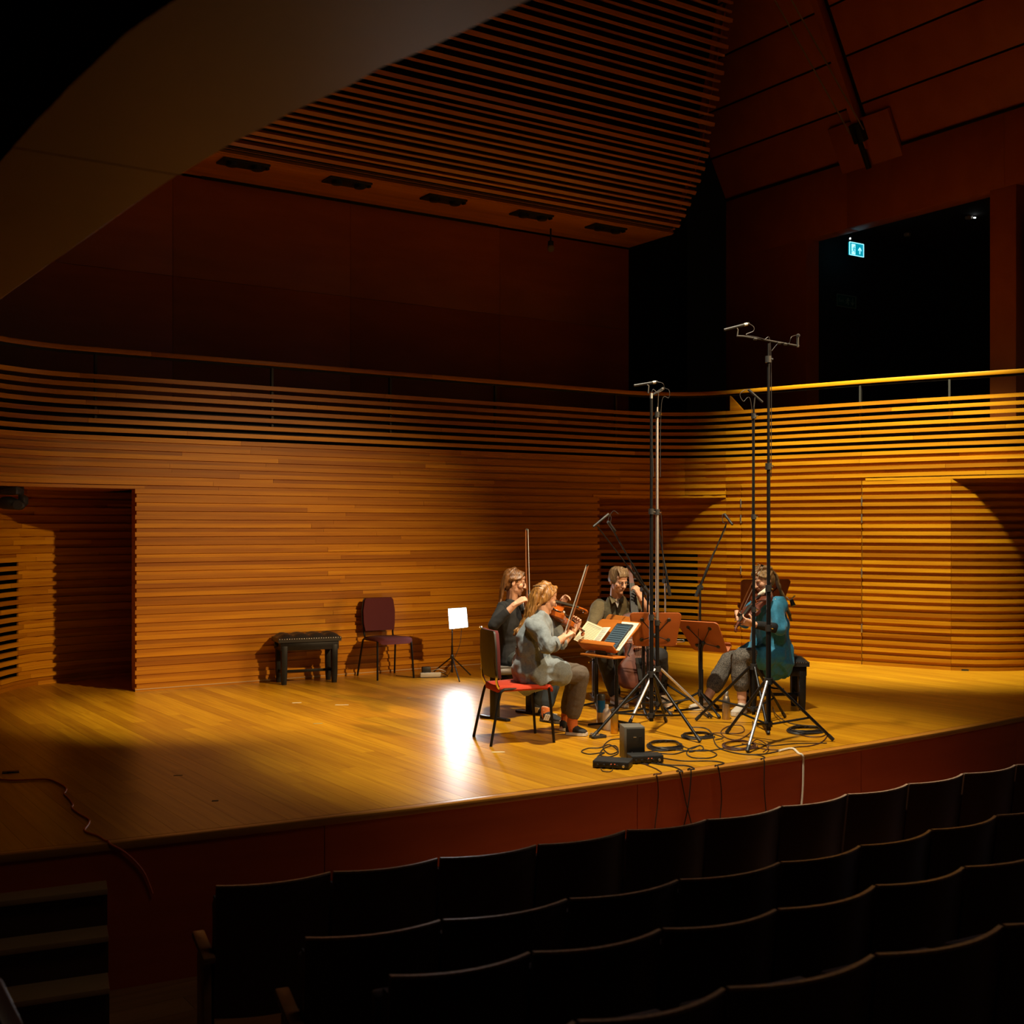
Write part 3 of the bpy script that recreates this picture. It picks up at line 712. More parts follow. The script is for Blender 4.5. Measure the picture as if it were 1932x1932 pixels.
loc_ = c-UX*.125-VX*.012-es2.location; to.location = loc_; to.rotation_euler = (math.pi/2, 0, HROT)
done(es2)
for i, (px, py, lab) in enumerate(((1712, 440, 'small pale detector on the passage ceiling right of the lit exit sign'), (1828, 408, 'small detector with a white light on the passage ceiling near the column'))):
    p = G(px, py, 6.49) if False else P(px, py, (6.49-H)*F/(HY-py))
    t_ = thing('smoke_detector', lab, 'detector', p, 0, 'ceiling detectors')
    MB().lathe([(.03, -.05), (.05, -.045), (.06, -.01), (.055, 0)], (0, 0, 0), 14).build('body', mat('detector_body', (.25, .2, .17), .5), t_)
    if i: MB().box((.07, -.05, -.035), (.03, .016, .014)).build('light', bpy.data.materials['indicator'], t_)
ml = thing('moving_spotlight', 'black moving head spotlight fixed under the head of the left niche', 'spotlight', P(20, 922, 12.0), 0, world=True)
D_ = 11.75
MB().obox(P(20, 925, D_), (.10, 0, 0), (0, .10, 0), (0, 0, .045)).build('base', M_blkplastic, ml, 30, .02)
MB().prism([P(34, 930, D_), P(45, 938, D_), P(45, 950, D_), P(38, 957, D_), P(33, 950, D_)], V((.0, .12, 0))).build('yoke', M_blkplastic, ml, 30, .01)
MB().tube([P(6, 949, D_-.05), P(18, 949, D_-.04), P(38, 953, D_+.0)], [.06, .065, .05], 16, rnd=True).build('head', M_lampblk, ml)
MB().lathe([(.035, 0), (.045, .005), (.045, .02)], P(33, 952, D_-.06), 14, (.4, -1, -.1)).build('lens', mat('lens_glass', (.05, .05, .06), .1, spec=.8), ml)
MB().ball(P(30, 918, D_-.1), .01).build('indicator', bpy.data.materials['indicator'], ml) if False else None
done(ml)
# ================================================================== STANDS, DESKS, INSTRUMENTS, SMALL THINGS
M_desk = wood('music_desk_wood', (.42, .125, .014), (.52, .17, .022), .42, (2, 2, 9), tint=.12)
M_deskd = wood('music_desk_back', (.34, .085, .014), (.40, .105, .018), .5, (2, 2, 9), tint=.12)
M_paper = mat('paper', (.62, .54, .34), .8); M_paper2 = mat('paper_light', (.8, .76, .62), .8)
M_ink = mat('printed_ink', (.22, .18, .12), .8)
M_screen = mat('tablet_screen', (.05, .07, .08), .15, emit=(.04, .065, .075), estr=1.0, spec=.4); M_scrline = mat('tablet_notes', (.01, .02, .03), .2)
def tripod_base(t, c, r, z0, a0, n=3, rad=.010, m=None):
    for i in range(n):
        a = a0+i*2*math.pi/n
        MB().tube([c+V((0, 0, z0)), c+V((math.cos(a)*r, math.sin(a)*r, .012))], rad, 8).build('leg', m or M_blkmetal, t)
def music_desk(name, label, ctr, nxy, tilt, w, h, base, tray=True, colour=None):
    """wooden desk: nxy = horizontal direction the desk faces; tilt back from the vertical"""
    t = thing(name, label, 'music stand', V((base.x, base.y, 0)), 0, 'wooden music stands', world=True)
    n_ = V((nxy[0], nxy[1], 0)).normalized(); wd_ = V((-n_.y, n_.x, 0)); up = V((0, 0, 1))*math.cos(tilt)-n_*math.sin(tilt); nn = n_*math.cos(tilt)+V((0, 0, 1))*math.sin(tilt)
    hw, hh = w/2, h/2; k = .84                                 # narrower at the bottom, rounded corners
    poly = []
    for sx, sy, f in ((-1, -1, k), (1, -1, k), (1, 1, 1), (-1, 1, 1)):
        cx, cy = sx*hw*f, sy*hh; r = .035
        for j in range(5):
            a = {(-1, -1): math.pi, (1, -1): 1.5*math.pi, (1, 1): 0, (-1, 1): .5*math.pi}[(sx, sy)]+j*math.pi/8
            poly.append(ctr+wd_*(cx-sx*r+r*math.cos(a))+up*(cy-sy*r+r*math.sin(a)))
    MB().prism(poly, -nn*.012).build('desk', colour or M_desk, t, 30, .002)
    if tray:
        f0 = ctr-up*(hh-.01)
        MB().obox(f0+nn*.035, wd_*(hw*.86), nn*.038, up*.006).build('tray', colour or M_desk, t, 30, .003)
        MB().obox(f0+nn*.072+up*.016, wd_*(hw*.86), nn*.005, up*.02).build('tray_lip', colour or M_desk, t, 30, .003)
    hub = ctr-nn*.05-up*.04
    for sx in (-1, 1):
        for sy in (-1, 1):
            q = ctr+wd_*(sx*hw*.52)+up*(sy*hh*.60)-nn*.016
            MB().lathe([(.017, -.004), (.019, 0), (.017, .004)], q, 12, nn).build('bolt_disc', M_blkplastic, t)
            MB().tube([q-nn*.004, hub], .0045, 6).build('support_arm', M_blkmetal, t)
    MB().ball(hub, .022).build('tilt_joint', M_blkplastic, t)
    b = V((base.x, base.y, 0))
    MB().tube([V((b.x, b.y, .05)), V((b.x, b.y, hub.z*.62))], .0165, 10).build('lower_pole', M_blkmetal, t)
    MB().tube([V((b.x, b.y, hub.z*.6)), V((b.x, b.y, hub.z-.06)), hub], .011, 10).build('upper_pole', M_blkmetal, t)
    for i in range(3):
        a = .6+i*2.094
        MB().tube([b+V((0, 0, .06)), b+V((math.cos(a)*.12, math.sin(a)*.12, .03)), b+V((math.cos(a)*.26, math.sin(a)*.26, .010))], [.011, .011, .009], 8).build('foot', M_blkmetal, t)
    done(t); return ctr, wd_, up, nn, t
# desk of the woman in grey, with book and tablet
cA = P(1151, 1199, 10.15)
bA = G(1157, 1372)
cA, wA, uA, nA, tA = music_desk('music_stand', 'wooden music stand holding an open book and a tablet', cA, (-.80, -.60), .80, .52, .35, V((cA.x+.06, cA.y+.06, 0)))
sh = cA-V((.03, .03, .20))
bk_ = thing('music_book', 'open cream score leaning on the front music stand, left of the tablet', 'book', cA, 0, world=True)
o_ = cA-wA*.115-uA*.05+nA*.02
for s_, ang, mm in ((-1, .45, M_paper), (1, .12, M_paper2)):
    d = wA*(s_*math.cos(ang))+nA*math.sin(ang)
    w_ = .17 if s_ < 0 else .10
    pn = d.cross(uA).normalized()
    MB().prism([o_-uA*.11, o_-uA*.11+d*w_, o_+uA*.11+d*w_, o_+uA*.11], pn*.006).build('page_block', mm, bk_, 30, .001)
    ln = MB(); sgn = 1 if pn.dot(nA) > 0 else -1
    for i in range(14):
        z0 = -.098+i*.0142
        ln.prism([o_+uA*z0+d*.012+pn*(.0064 if sgn > 0 else -.0004), o_+uA*z0+d*(w_-.015)+pn*(.0064 if sgn > 0 else -.0004), o_+uA*(z0+.0045)+d*(w_-.015)+pn*(.0064 if sgn > 0 else -.0004), o_+uA*(z0+.0045)+d*.012+pn*(.0064 if sgn > 0 else -.0004)], pn*.0005)
    ln.build('printed_staves', M_ink, bk_)
done(bk_)
tb = thing('tablet', 'tablet showing blue lit sheet music on the front music stand', 'tablet', cA, 0, world=True)
o_ = cA+wA*.10+nA*.012-uA*.015
MB().obox(o_, wA*.10, uA*.145, nA*.005).build('case', M_blkplastic, tb, 30, .003)
MB().obox(o_+nA*.0055, wA*.088, uA*.13, nA*.001).build('screen', M_screen, tb)
ln = MB()
for i in range(11):
    for j in range(3): ln.obox(o_+nA*.0068+uA*(-.118+i*.0235+j*.004), wA*.08, uA*.0011, nA*.0002)
ln.build('music_lines', M_scrline, tb)
done(tb)
pap = thing('sheet_paper', 'loose white sheet behind the tablet on the front music stand', 'paper', cA, 0, world=True)
MB().obox(cA+wA*.135+nA*.003+uA*.005, wA*.105, uA*.155, nA*.0008).build('sheet', M_paper2, pap); done(pap)
pen = thing('pencil', 'pale pencil leaning beside the tablet on the front music stand', 'pencil', cA, 0, world=True)
MB().tube([cA+wA*.215-uA*.11+nA*.016, cA+wA*.215+uA*.055+nA*.016], .004, 6).build('shaft', M_paper2, pen); 
MB().lathe([(.004, 0), (.0005, .012)], cA+wA*.215+uA*.055+nA*.016, 6, uA).build('tip', M_ink, pen); done(pen)
# the shelf under the desk
sf = thing('stand_shelf', 'orange wooden shelf with a black clip mounted under the front music stand', 'shelf', cA, 0, world=True)
so_ = P(1137, 1237, 10.05)
MB().obox(so_, (wA*.9+V((0, 0, 0))).normalized()*.21, V((nA.x, nA.y, 0)).normalized()*.07, V((0, 0, .008))).build('shelf', M_desk, sf, 30, .003)
MB().obox(so_+V((0, 0, .03))-wA*.02, wA*.07, nA*.012, V((0, 0, .02))).build('clip', M_blkplastic, sf, 30, .004); done(sf)
# other desks
cB = P(1153, 1190, 11.1)
music_desk('music_stand', 'wooden music stand half hidden behind the front one, facing the musician in black', cB, (-.92, -.42), .62, .46, .34, G(1124, 1338))
cC = P(1236, 1187, 10.75)
music_desk('music_stand', 'wooden music stand seen from the back in front of the cello', cC, (.06, 1), .42, .46, .34, V((P(1216, 0, 10.85).x, 10.9, 0)), colour=M_deskd)
cE = P(1328, 1200, 10.95)
music_desk('music_stand', 'tilted wooden music stand seen from the back right of the cello', cE, (.66, .75), .70, .44, .38, V((P(1322, 0, 11.05).x, 11.0, 0)), colour=M_deskd)
cF = P(1440, 1122, 12.3)
music_desk('music_stand', 'wooden music stand behind the head of the musician in blue', cF, (-.15, 1), .45, .53, .36, V((P(1447, 0, 12.4).x, 12.45, 0)), colour=M_deskd)
cl = thing('clip_lamp', 'small black clip lamp on the edge of the rear music stand', 'lamp', P(1490, 1135, 12.3), 0, world=True)
MB().tube([P(1484, 1126, 12.3), P(1490, 1133, 12.28), P(1500, 1124, 12.28)], .007, 8).build('neck', M_silver, cl)
MB().tube([P(1493, 1132, 12.27), P(1497, 1143, 12.25)], [.02, .027], 10).build('head', M_blkplastic, cl); done(cl)
# ---- microphone stands
def mic_body(par, a, b, r=.0105, ring=True, n='microphone'):
    a, b = V(a), V(b); d = (b-a).normalized()
    MB().tube([a, a+d*.006, a.lerp(b, .62), a.lerp(b, .63), b], [r*.8, r, r, r*1.08, r*1.05], 12).build(n, M_lampblk, par)
    if ring: MB().tube([a.lerp(b, .80), a.lerp(b, .93)], r*1.25, 12).build('silver_ring', M_silver, par)
def clampk(par, p, r=.024, side=.035):
    MB().tube([p-V((0, 0, r)), p+V((0, 0, r))], r, 10).build('clamp_collar', M_blkplastic, par)
    MB().tube([p, p+V((side, -.02, 0))], .007, 8).build('clamp_knob', M_chrome, par)
M_cab = mat('black_cable', (.02, .016, .014), .5)
def tall_stand(label, px, D, feet, apex_y, top_y, silver_legs=(), silver_pole=None, clamps=(), r=.018):
    X = (px-CX)/F*D
    t = thing('microphone_stand', label, 'microphone stand', V((X, D, 0)), 0, 'microphone stands', world=True)
    zp = lambda y: H-(y-HY)/F*D
    za, zt = zp(apex_y), zp(top_y); ax = V((X, D, 0))
    zl = [.10]+sorted([zp(c_) for c_ in clamps])+[zt]
    for i, (a, b) in enumerate(zip(zl, zl[1:])):
        MB().tube([ax+V((0, 0, a)), ax+V((0, 0, b))], max(.009, r-.0028*i), 12).build('pole_section', M_silver if silver_pole and i >= silver_pole else M_blkmetal, t)
        if i: clampk(t, ax+V((0, 0, a)), r+.006)
    MB().tube([ax+V((0, 0, za-.025)), ax+V((0, 0, za+.025))], r+.014, 12).build('apex_collar', M_blkplastic, t)
    MB().tube([ax+V((0, 0, .13)), ax+V((0, 0, .17))], r+.012, 12).build('spreader_collar', M_blkplastic, t)
    for i, q in enumerate(feet):
        f = G(*q)+V((0, 0, .014)) if not isinstance(q, V) else q
        d = (f-ax); d.z = 0; d.normalize()
        a = ax+V((0, 0, za))+d*(r+.015)
        MB().tube([a, a.lerp(f, .93)], .0125, 10).build('leg', M_silver if i in silver_legs else M_blkmetal, t)
        MB().tube([a.lerp(f, .92), f], .0155, 10).build('rubber_foot', M_blkplastic, t)
        MB().tube([ax+V((0, 0, .15))+d*(r+.01), a.lerp(f, .62)], .009, 8).build('spreader', M_blkmetal, t)
    return t, ax, zp
# T1 black, T2 silver, T3 tallest with crossbar, T4 slim one behind
t1, x1, z1 = tall_stand('tall black microphone stand with spread tripod in front of the stands', 1229, 9.95, ((1118, 1394), (1321, 1402), V((1.35, 10.5, .012))), 1272, 752, clamps=(1165, 965))
MB().tube([x1+V((0, 0, z1(752))), x1+V((0, 0, z1(742)))], .012, 10).build('stand_tip', M_silver, t1); done(t1)
def mic(label, grp='microphones'): return thing('microphone', label, 'microphone', (0, 0, 0), 0, grp)
m = mic('slim microphone lying level on top of the tall black stand'); D = 9.95
mic_body(m, P(1196, 727.5, D-.02), P(1240, 720.5, D+.02)); MB().tube([P(1223, 742, D), P(1224, 728, D), P(1219, 724, D)], .006, 8).build('mic_clip', M_blkplastic, m)
MB().tube(spline([P(1240, 720.5, D), P(1251, 724, D), P(1252, 735, D+.02), P(1241, 741, D), P(1229, 748, D), P(1233, 900, D)], 8), .0028, 6).build('cable', M_cab, m)
t2, x2, z2 = tall_stand('tall microphone stand with silver pole and silver tripod legs', 1240, 10.6, ((1343, 1356), (1187, 1369), V((1.15, 11.15, .012))), 1262, 768, silver_legs=(0, 1), silver_pole=1, clamps=(1175, 966, 782)); done(t2)
m = mic('slim microphone pointing forward on top of the silver pole stand'); D = 10.6
mic_body(m, P(1228, 747, D-.12), P(1253, 732, D+.05)); MB().tube([P(1241, 768, D), P(1242, 742, D)], .006, 8).build('mic_clip', M_blkplastic, m)
MB().tube(spline([P(1253, 732, D+.05), P(1262, 736, D), P(1262, 750, D), P(1248, 762, D), P(1246, 900, D)], 8), .0028, 6).build('cable', M_cab, m)
t3, x3, z3 = tall_stand('tallest black microphone stand with a crossbar at the top', 1450, 9.5, ((1410, 1421), (1572, 1399), (1371, 1385)), 1285, 648, silver_legs=(0,), clamps=(1185, 1110, 880, 678), r=.02)
D = 9.5
MB().tube([P(1390, 634, D), P(1402, 634.5, D), P(1452, 643, D), P(1508, 653, D)], .008, 8).build('crossbar', M_steelpost, t3)
for q in (1425, 1470, 1482): MB().tube([P(q-3, HY-(HY-639)-0+(q-1425)*.17, D-.012), P(q+3, 640+(q-1425)*.17, D-.012)], .012, 8).build('bar_clip', M_blkplastic, t3)
done(t3)
m = mic('slim microphone on the left end of the high crossbar')
mic_body(m, P(1366, 622.5, D-.03), P(1413, 610.5, D+.02)); MB().tube([P(1391, 634, D), P(1392, 622, D), P(1389, 617, D)], .006, 8).build('mic_clip', M_blkplastic, m)
MB().tube(spline([P(1413, 610.5, D), P(1422, 617, D), P(1421, 625, D), P(1408, 632, D), P(1440, 640, D-.01), P(1454, 660, D), P(1455, 900, D)], 8), .0028, 6).build('cable', M_cab, m)
m = mic('microphone seen end-on at the right end of the high crossbar')
mic_body(m, P(1505, 634, D-.08), P(1506, 633, D+.10), .012); MB().tube([P(1505, 655, D), P(1505, 636, D)], .011, 10).build('mic_clip', M_blkplastic, m)
MB().tube(spline([P(1503, 632, D+.05), P(1493, 636, D), P(1488, 648, D), P(1470, 647, D), P(1456, 662, D)], 8), .0028, 6).build('cable', M_cab, m)
t4, x4, z4 = tall_stand('slim tall microphone stand just left of the tallest one', 1422, 10.3, ((1313, 1361), (1450, 1387), V((2.45, 10.75, .012))), 1258, 768, clamps=(1150, 975, 785), r=.016); done(t4)
m = mic('slim microphone tilted down on the slim tall stand'); D = 10.3
mic_body(m, P(1439, 759, D-.03), P(1412, 735, D+.03), ring=False); MB().tube([P(1422, 770, D), P(1424, 752, D), P(1426, 748, D)], .006, 8).build('mic_clip', M_blkplastic, m)
MB().tube(spline([P(1412, 735, D), P(1403, 737, D), P(1396, 745, D), P(1402, 757, D), P(1418, 770, D), P(1419, 1000, D)], 8), .0028, 6).build('cable', M_cab, m)
def boom(label, px, D, piv_y, tail, tip, D_tip, r=.009, legs=True, a0=.5, lr=.34):
    X = (px-CX)/F*D; t = thing('boom_stand', label, 'microphone stand', V((X, D, 0)), 0, 'boom stands', world=True); ax = V((X, D, 0))
    zv = H-(piv_y-HY)/F*D; pv = ax+V((0, 0, zv))
    MB().tube([ax+V((0, 0, .1)), ax+V((0, 0, zv*.55))], .0125, 10).build('lower_pole', M_blkmetal, t)
    MB().tube([ax+V((0, 0, zv*.52)), pv], .009, 10).build('upper_pole', M_silver if px == 1255 else M_blkmetal, t)
    clampk(t, ax+V((0, 0, zv*.54)), .017, .02)
    MB().tube([pv-V((.018, .01, 0)), pv+V((.018, .01, 0))], .024, 12).build('pivot', M_blkplastic, t)
    a, b = P(*tail, D-.03), P(*tip, D_tip)
    MB().tube([a, a.lerp(b, .02), a.lerp(b, .45), a.lerp(b, .46), b], [r+.003, r+.003, r+.003, r-.002, r-.003], 10).build('boom_arm', M_blkmetal, t)
    MB().tube([a, a.lerp(b, .16)], r+.008, 10).build('counterweight', M_blkplastic, t)
    for i in range(3):
        q = a0+i*2.094
        MB().tube([ax+V((0, 0, .20)), ax+V((math.cos(q)*lr, math.sin(q)*lr, .014))], .0105, 8).build('leg', M_blkmetal, t)
        MB().tube([ax+V((math.cos(q)*lr*.9, math.sin(q)*lr*.9, .034)), ax+V((math.cos(q)*lr, math.sin(q)*lr, .014))], .015, 8).build('rubber_foot', M_blkplastic, t)
    MB().tube([ax+V((0, 0, .16)), ax+V((0, 0, .22))], .022, 10).build('leg_hub', M_blkplastic, t)
    return done(t)
boom('boom stand reaching up right to a microphone between the cello and the musician in blue', 1321, 11.0, 1109, (1313, 1125), (1371, 987), 10.9, a0=.9)
m = mic('dark microphone angled down at the end of the right hand boom'); mic_body(m, P(1382, 990, 10.85), P(1367, 970, 10.95), .011, False)
MB().tube(spline([P(1367, 970, 10.95), P(1363, 971, 10.95), P(1364, 985, 10.93), P(1368, 1000, 10.9), P(1322, 1112, 10.9), P(1319, 1330, 10.9)], 8), .0028, 6).build('cable', M_cab, m)
boom('boom stand with the long bright pole leaning left over the cellist', 1213, 11.3, 1112, (1228, 1128), (1147, 983), 10.8, a0=.2)
m = mic('dark microphone at the end of the longer boom above the cellist'); mic_body(m, P(1147, 984, 10.75), P(1160, 1002, 10.9), .013, False)
MB().tube(spline([P(1147, 983, 10.8), P(1150, 973, 10.8), P(1158, 964, 10.8), P(1167, 970, 10.8)], 8), .0028, 6).build('cable', M_cab, m)
boom('boom stand with the thinner arm leaning left over the cellist', 1222, 11.1, 1118, (1230, 1128), (1127, 993), 10.6, .008, a0=1.1)
m = mic('pale slim microphone at the end of the thinner boom above the cellist'); mic_body(m, P(1119, 994, 10.55), P(1148, 970, 10.65), .011, False)
MB().tube(spline([P(1148, 970, 10.65), P(1153, 976, 10.65), P(1152, 988, 10.65), P(1160, 1000, 10.65)], 8), .0028, 6).build('cable', M_cab, m)
boom('boom stand with its arm rising left behind the silver pole', 1255, 11.6, 1096, (1264, 1124), (1243, 1000), 11.5, a0=1.6)
m = mic('small dark microphone at the top of the boom behind the silver pole'); mic_body(m, P(1243, 1002, 11.5), P(1239, 975, 11.5), .011, False)
MB().tube(spline([P(1239, 975, 11.5), P(1244, 970, 11.5), P(1248, 980, 11.5), P(1252, 1090, 11.5)], 8), .0028, 6).build('cable', M_cab, m)
# ---- bottles
def bottle(label, px, py, h_, r, prof, mats, cat='bottle'):
    t = thing('water_bottle', label, cat, G(px, py), 0, 'drinking bottles')
    for nm, pts, mm in prof: MB().lathe([(a*r, b*h_) for a, b in pts], (0, 0, 0), 18).build(nm, mats[mm], t, 50)
    return t
MM = {'blue': mat('blue_bottle', (.008, .07, .17), .25, .3), 'tan': mat('tan_steel', (.42, .30, .14), .35, .7), 'white': mat('white_bottle', (.62, .56, .50), .4), 'gold': mat('gold_bottle', (.55, .33, .05), .3, .8),
      'steel': mat('steel_bottle', (.45, .37, .28), .3, .9), 'blk': M_blkplastic, 'chr': M_silver}
bottle('blue and tan flask with black lid beside the front music stand', 1134, 1366, .26, .037, [('lower_body', [(.92, 0), (1, .02), (1, .40)], 'tan'), ('upper_body', [(1, .40), (1, .78), (.96, .80)], 'blue'), ('lid', [(.97, .80), (.97, .95), (.8, 1)], 'blk')], MM)
bottle('slim white bottle between the flask and the gold bottle', 1145, 1377, .215, .034, [('body', [(.9, 0), (1, .02), (1, .68), (.85, .78), (.42, .86)], 'white'), ('cap', [(.42, .86), (.42, .98), (.36, 1)], 'white')], MM)
bottle('gold metal bottle standing right of the white bottle', 1159, 1384, .185, .031, [('body', [(.9, 0), (1, .02), (1, .86), (.9, .90)], 'gold'), ('lid', [(.85, .90), (.85, .98), (.7, 1)], 'blk')], MM)
bottle('steel bottle on the floor by the feet of the musician in blue', 1370, 1357, .25, .035, [('body', [(.92, 0), (1, .02), (1, .66), (.7, .80), (.52, .84)], 'steel'), ('cap', [(.6, .84), (.6, .98), (.5, 1)], 'chr')], MM)
# ---- speaker, interfaces, pedals
sp = thing('monitor_speaker', 'grey topped box loudspeaker standing near the stage edge', 'loudspeaker', G(1197, 1434), .12)
M_spk = mat('speaker_grey', (.16, .145, .115), .55); M_spf = mat('speaker_front', (.03, .024, .016), .5)
MB().box((0, .08, .122), (.155, .17, .244)).build('cabinet', M_spk, sp, 30, .006)
MB().box((.008, -.008, .120), (.135, .012, .225)).build('rear_panel', M_spf, sp, 30, .003)
MB().box((.0, -.016, .17), (.02, .006, .006)).build('label_plate', M_silver, sp)
MB().box((.04, -.016, .15), (.022, .006, .05)).build('heat_sink', M_blkplastic, sp)
MB().tube(spline([(-.02, -.015, .06), (-.03, -.06, .05), (-.02, -.12, .01), (.06, -.20, .006)], 6), .004, 6).build('power_lead', M_cab, sp)
MB().tube([(.05, -.016, .05), (.05, -.05, .045)], .008, 8).build('plug', M_silver, sp)
M_red = mat('red_led', (.8, .1, .05), .4, emit=(1, .2, .05), estr=.5)
def iface(label, px, py, w, d, h, rz):
    t = thing('audio_interface', label, 'audio interface', G(px, py), rz, 'audio interfaces')
    MB().box((0, d/2, h/2+.006), (w, d, h)).build('case', M_blkplastic, t, 30, .004)
    MB().box((0, -.002, h/2+.006), (w*.96, .006, h*.85)).build('front_panel', M_lampblk, t, 30, .002)
    for i in range(5): MB().lathe([(.010, 0), (.009, .012)], (-w*.36+i*w*.18, -.004, h*.5), 10, (0, -1, 0)).build('knob' if i % 2 else 'socket', M_silver if i == 4 else M_blkplastic, t)
    for i in range(2): MB().box((w*(.02+.1*i), -.006, h*.75), (.008, .004, .005)).build('indicator', M_red, t)
    for sx in (-1, 1): MB().box((sx*w*.4, d*.2, .004), (.02, .02, .008)).build('foot', M_blkplastic, t)
    return t
iface('wide black audio interface with knobs left of the box loudspeaker', 1152, 1451, .26, .17, .048, -.28)
iface('black audio interface on the right behind the box loudspeaker', 1222, 1441, .24, .14, .052, .18)
pd = thing('page_turn_pedal', 'small black and silver foot pedal at the shoes of the musician in grey', 'pedal', G(1128, 1392), .5)
MB().box((0, 0, .012), (.12, .08, .024)).build('base', M_blkplastic, pd, 30, .004); MB().box((-.03, 0, .032), (.05, .07, .014)).build('plate', M_silver, pd, 30, .004)
# ---- cables
M_orange = mat('orange_cable', (.75, .12, .02), .5); M_whc = mat('white_cable', (.75, .68, .55), .5); M_brn = mat('brown_cable', (.07, .025, .012), .5)
def cable(label, pts, r=.0042, m=None, extra=None, n=8, grp='cables on the stage floor'):
    ps_ = [G(*p)+V((0, 0, r+.001)) for p in pts]+(extra or [])
    o = MB().tube(spline(ps_, n), r, 6).build('cable', m or M_cab, None); return tag(o, label, 'cable', grp)
def over(px, py, *more):                           # goes over the stage edge and hangs down the fascia
    g0 = G(px, py); u0 = g0.dot(UX); e = W(u0, vf(u0)-.018, 0)
    out = [W(u0, vf(u0)+.02, .006), W(u0, vf(u0)-.016, -.002)]
    for du, z in more: out.append(W(u0+du, vf(u0+du)-.016, z))
    return out
cable('black cable in loose loops left of the box loudspeaker', [(1170, 1395), (1150, 1398), (1138, 1411), (1150, 1424), (1166, 1418), (1160, 1408), (1140, 1413), (1132, 1425), (1150, 1429), (1167, 1420), (1150, 1406), (1132, 1412), (1110, 1413), (1097, 1419), (1112, 1424), (1140, 1421), (1128, 1428), (1124, 1440)])
cable('thin lead curling in front of the left audio interface', [(1168, 1430), (1150, 1436), (1136, 1445), (1136, 1455), (1150, 1457), (1156, 1452), (1146, 1448)], .003)
def coil(label, c, rx, ry, turns, tail, m=None):
    ps_ = []
    for i in range(turns*14):
        a = i*2*math.pi/14; k = 1-.22*(i/(turns*14))+.05*math.sin(i*1.7)
        ps_.append((c[0]+math.cos(a)*rx*k, c[1]+math.sin(a)*ry*k))
    o = MB().tube(spline([G(*p)+V((0, 0, .005+.004*(i//14))) for i, p in enumerate(ps_+tail)], 3), .0045, 6).build('cable_coil', m or M_cab, None)
    return tag(o, label, 'cable', 'coiled cables')
coil('coiled black cable lying right of the box loudspeaker', (1254, 1409), 35, 9, 6, [(1290, 1416), (1305, 1420), (1320, 1413)])
coil('neatly coiled grey black cable at the right by the stand foot', (1519, 1380), 36, 6.5, 7, [(1500, 1374), (1478, 1366), (1462, 1352), (1458, 1340)])
coil('coiled black cable between the two front tripods', (1316, 1390), 32, 6, 5, [(1350, 1392), (1365, 1398), (1350, 1402)])
coil('tangled thin cable around the foot of the tallest stand', (1395, 1408), 34, 9, 4, [(1430, 1400), (1450, 1414), (1440, 1424)], M_brn)
cable('black cable looping under the slim tall stand', [(1300, 1373), (1330, 1375), (1343, 1385), (1350, 1405), (1365, 1416), (1400, 1424), (1440, 1424), (1475, 1417)], .0045)
cable('brown cable making a wide loop left of the tallest stand', [(1420, 1362), (1418, 1380), (1395, 1396), (1372, 1394), (1360, 1382), (1375, 1371), (1398, 1370), (1404, 1380), (1390, 1385), (1350, 1384), (1330, 1388)], .0042, M_brn)
cable('brown cable running from the coil along the floor to the right', [(1500, 1382), (1520, 1390), (1548, 1391), (1562, 1385), (1552, 1400), (1530, 1408), (1500, 1411), (1478, 1416), (1440, 1414), (1400, 1404)], .0042, M_brn)
cable('black cable in a flat loop beside the coiled cables', [(1232, 1421), (1270, 1424), (1295, 1418), (1325, 1416), (1322, 1408), (1300, 1414), (1296, 1424), (1310, 1431), (1340, 1431), (1352, 1424), (1330, 1416), (1300, 1420)], .0042)
cable('black cable stretched across the floor to the right tripod', [(1215, 1420), (1260, 1416), (1330, 1418), (1380, 1410), (1420, 1404), (1455, 1408), (1500, 1404), (1560, 1403)], .004)
cable('cable from the right interface dropping over the stage edge, third from the left', [(1248, 1431), (1290, 1437), (1340, 1437), (1366, 1441)], .0042, None, over(1373, 1452, (.03, -.2), (.02, -.42), (.10, -.7), (.12, -.8)))
cable('pale ended cable from the speaker dropping over the stage edge, leftmost', [(1196, 1424), (1214, 1441), (1238, 1452), (1248, 1460)], .004, M_brn, over(1250, 1467, (.01, -.15), (-.02, -.4), (.03, -.62), (0, -.8)))
cable('black cable crossing another on the stage front, second from the left', [(1190, 1428), (1225, 1440), (1270, 1448), (1288, 1457)], .0045, None, over(1294, 1461, (.05, -.2), (.11, -.4), (.13, -.6), (.12, -.8)))
cable('black cable crossing back on the stage front, beside the second', [(1205, 1428), (1250, 1443), (1295, 1446), (1310, 1452)], .0045, None, over(1315, 1458, (-.03, -.25), (-.10, -.48), (-.12, -.65), (-.12, -.8)))
cable('thin black cable hanging over the edge below the tallest stand', [(1400, 1424), (1430, 1426), (1443, 1430)], .004, None, over(1446, 1436, (.0, -.2), (.03, -.5), (.04, -.8)))
cable('thick white cable bending over the stage edge at the right', [(1470, 1419), (1482, 1416), (1490, 1414.5), (1498, 1415.5)], .0085, M_whc, over(1503, 1422, (.012, -.06), (0, -.3), (-.04, -.55), (-.04, -.8)))
cable('orange cable trailing across the dark left of the stage and over its edge', [(-40, 1468), (0, 1472.5), (30, 1474), (80, 1472), (100, 1475), (123, 1487), (124, 1495), (121, 1500), (131, 1510), (137, 1520), (136, 1527), (150, 1538), (167, 1548), (167, 1557), (160, 1570), (185, 1580), (198, 1588)], .006, M_orange, over(206, 1590, (.08, -.06), (.17, -.17), (.22, -.3)), 6, 'cables on the left of the stage')
fb = thing('floor_box', 'small dark floor outlet on the left of the stage', 'floor box', G(20, 1457), .4)
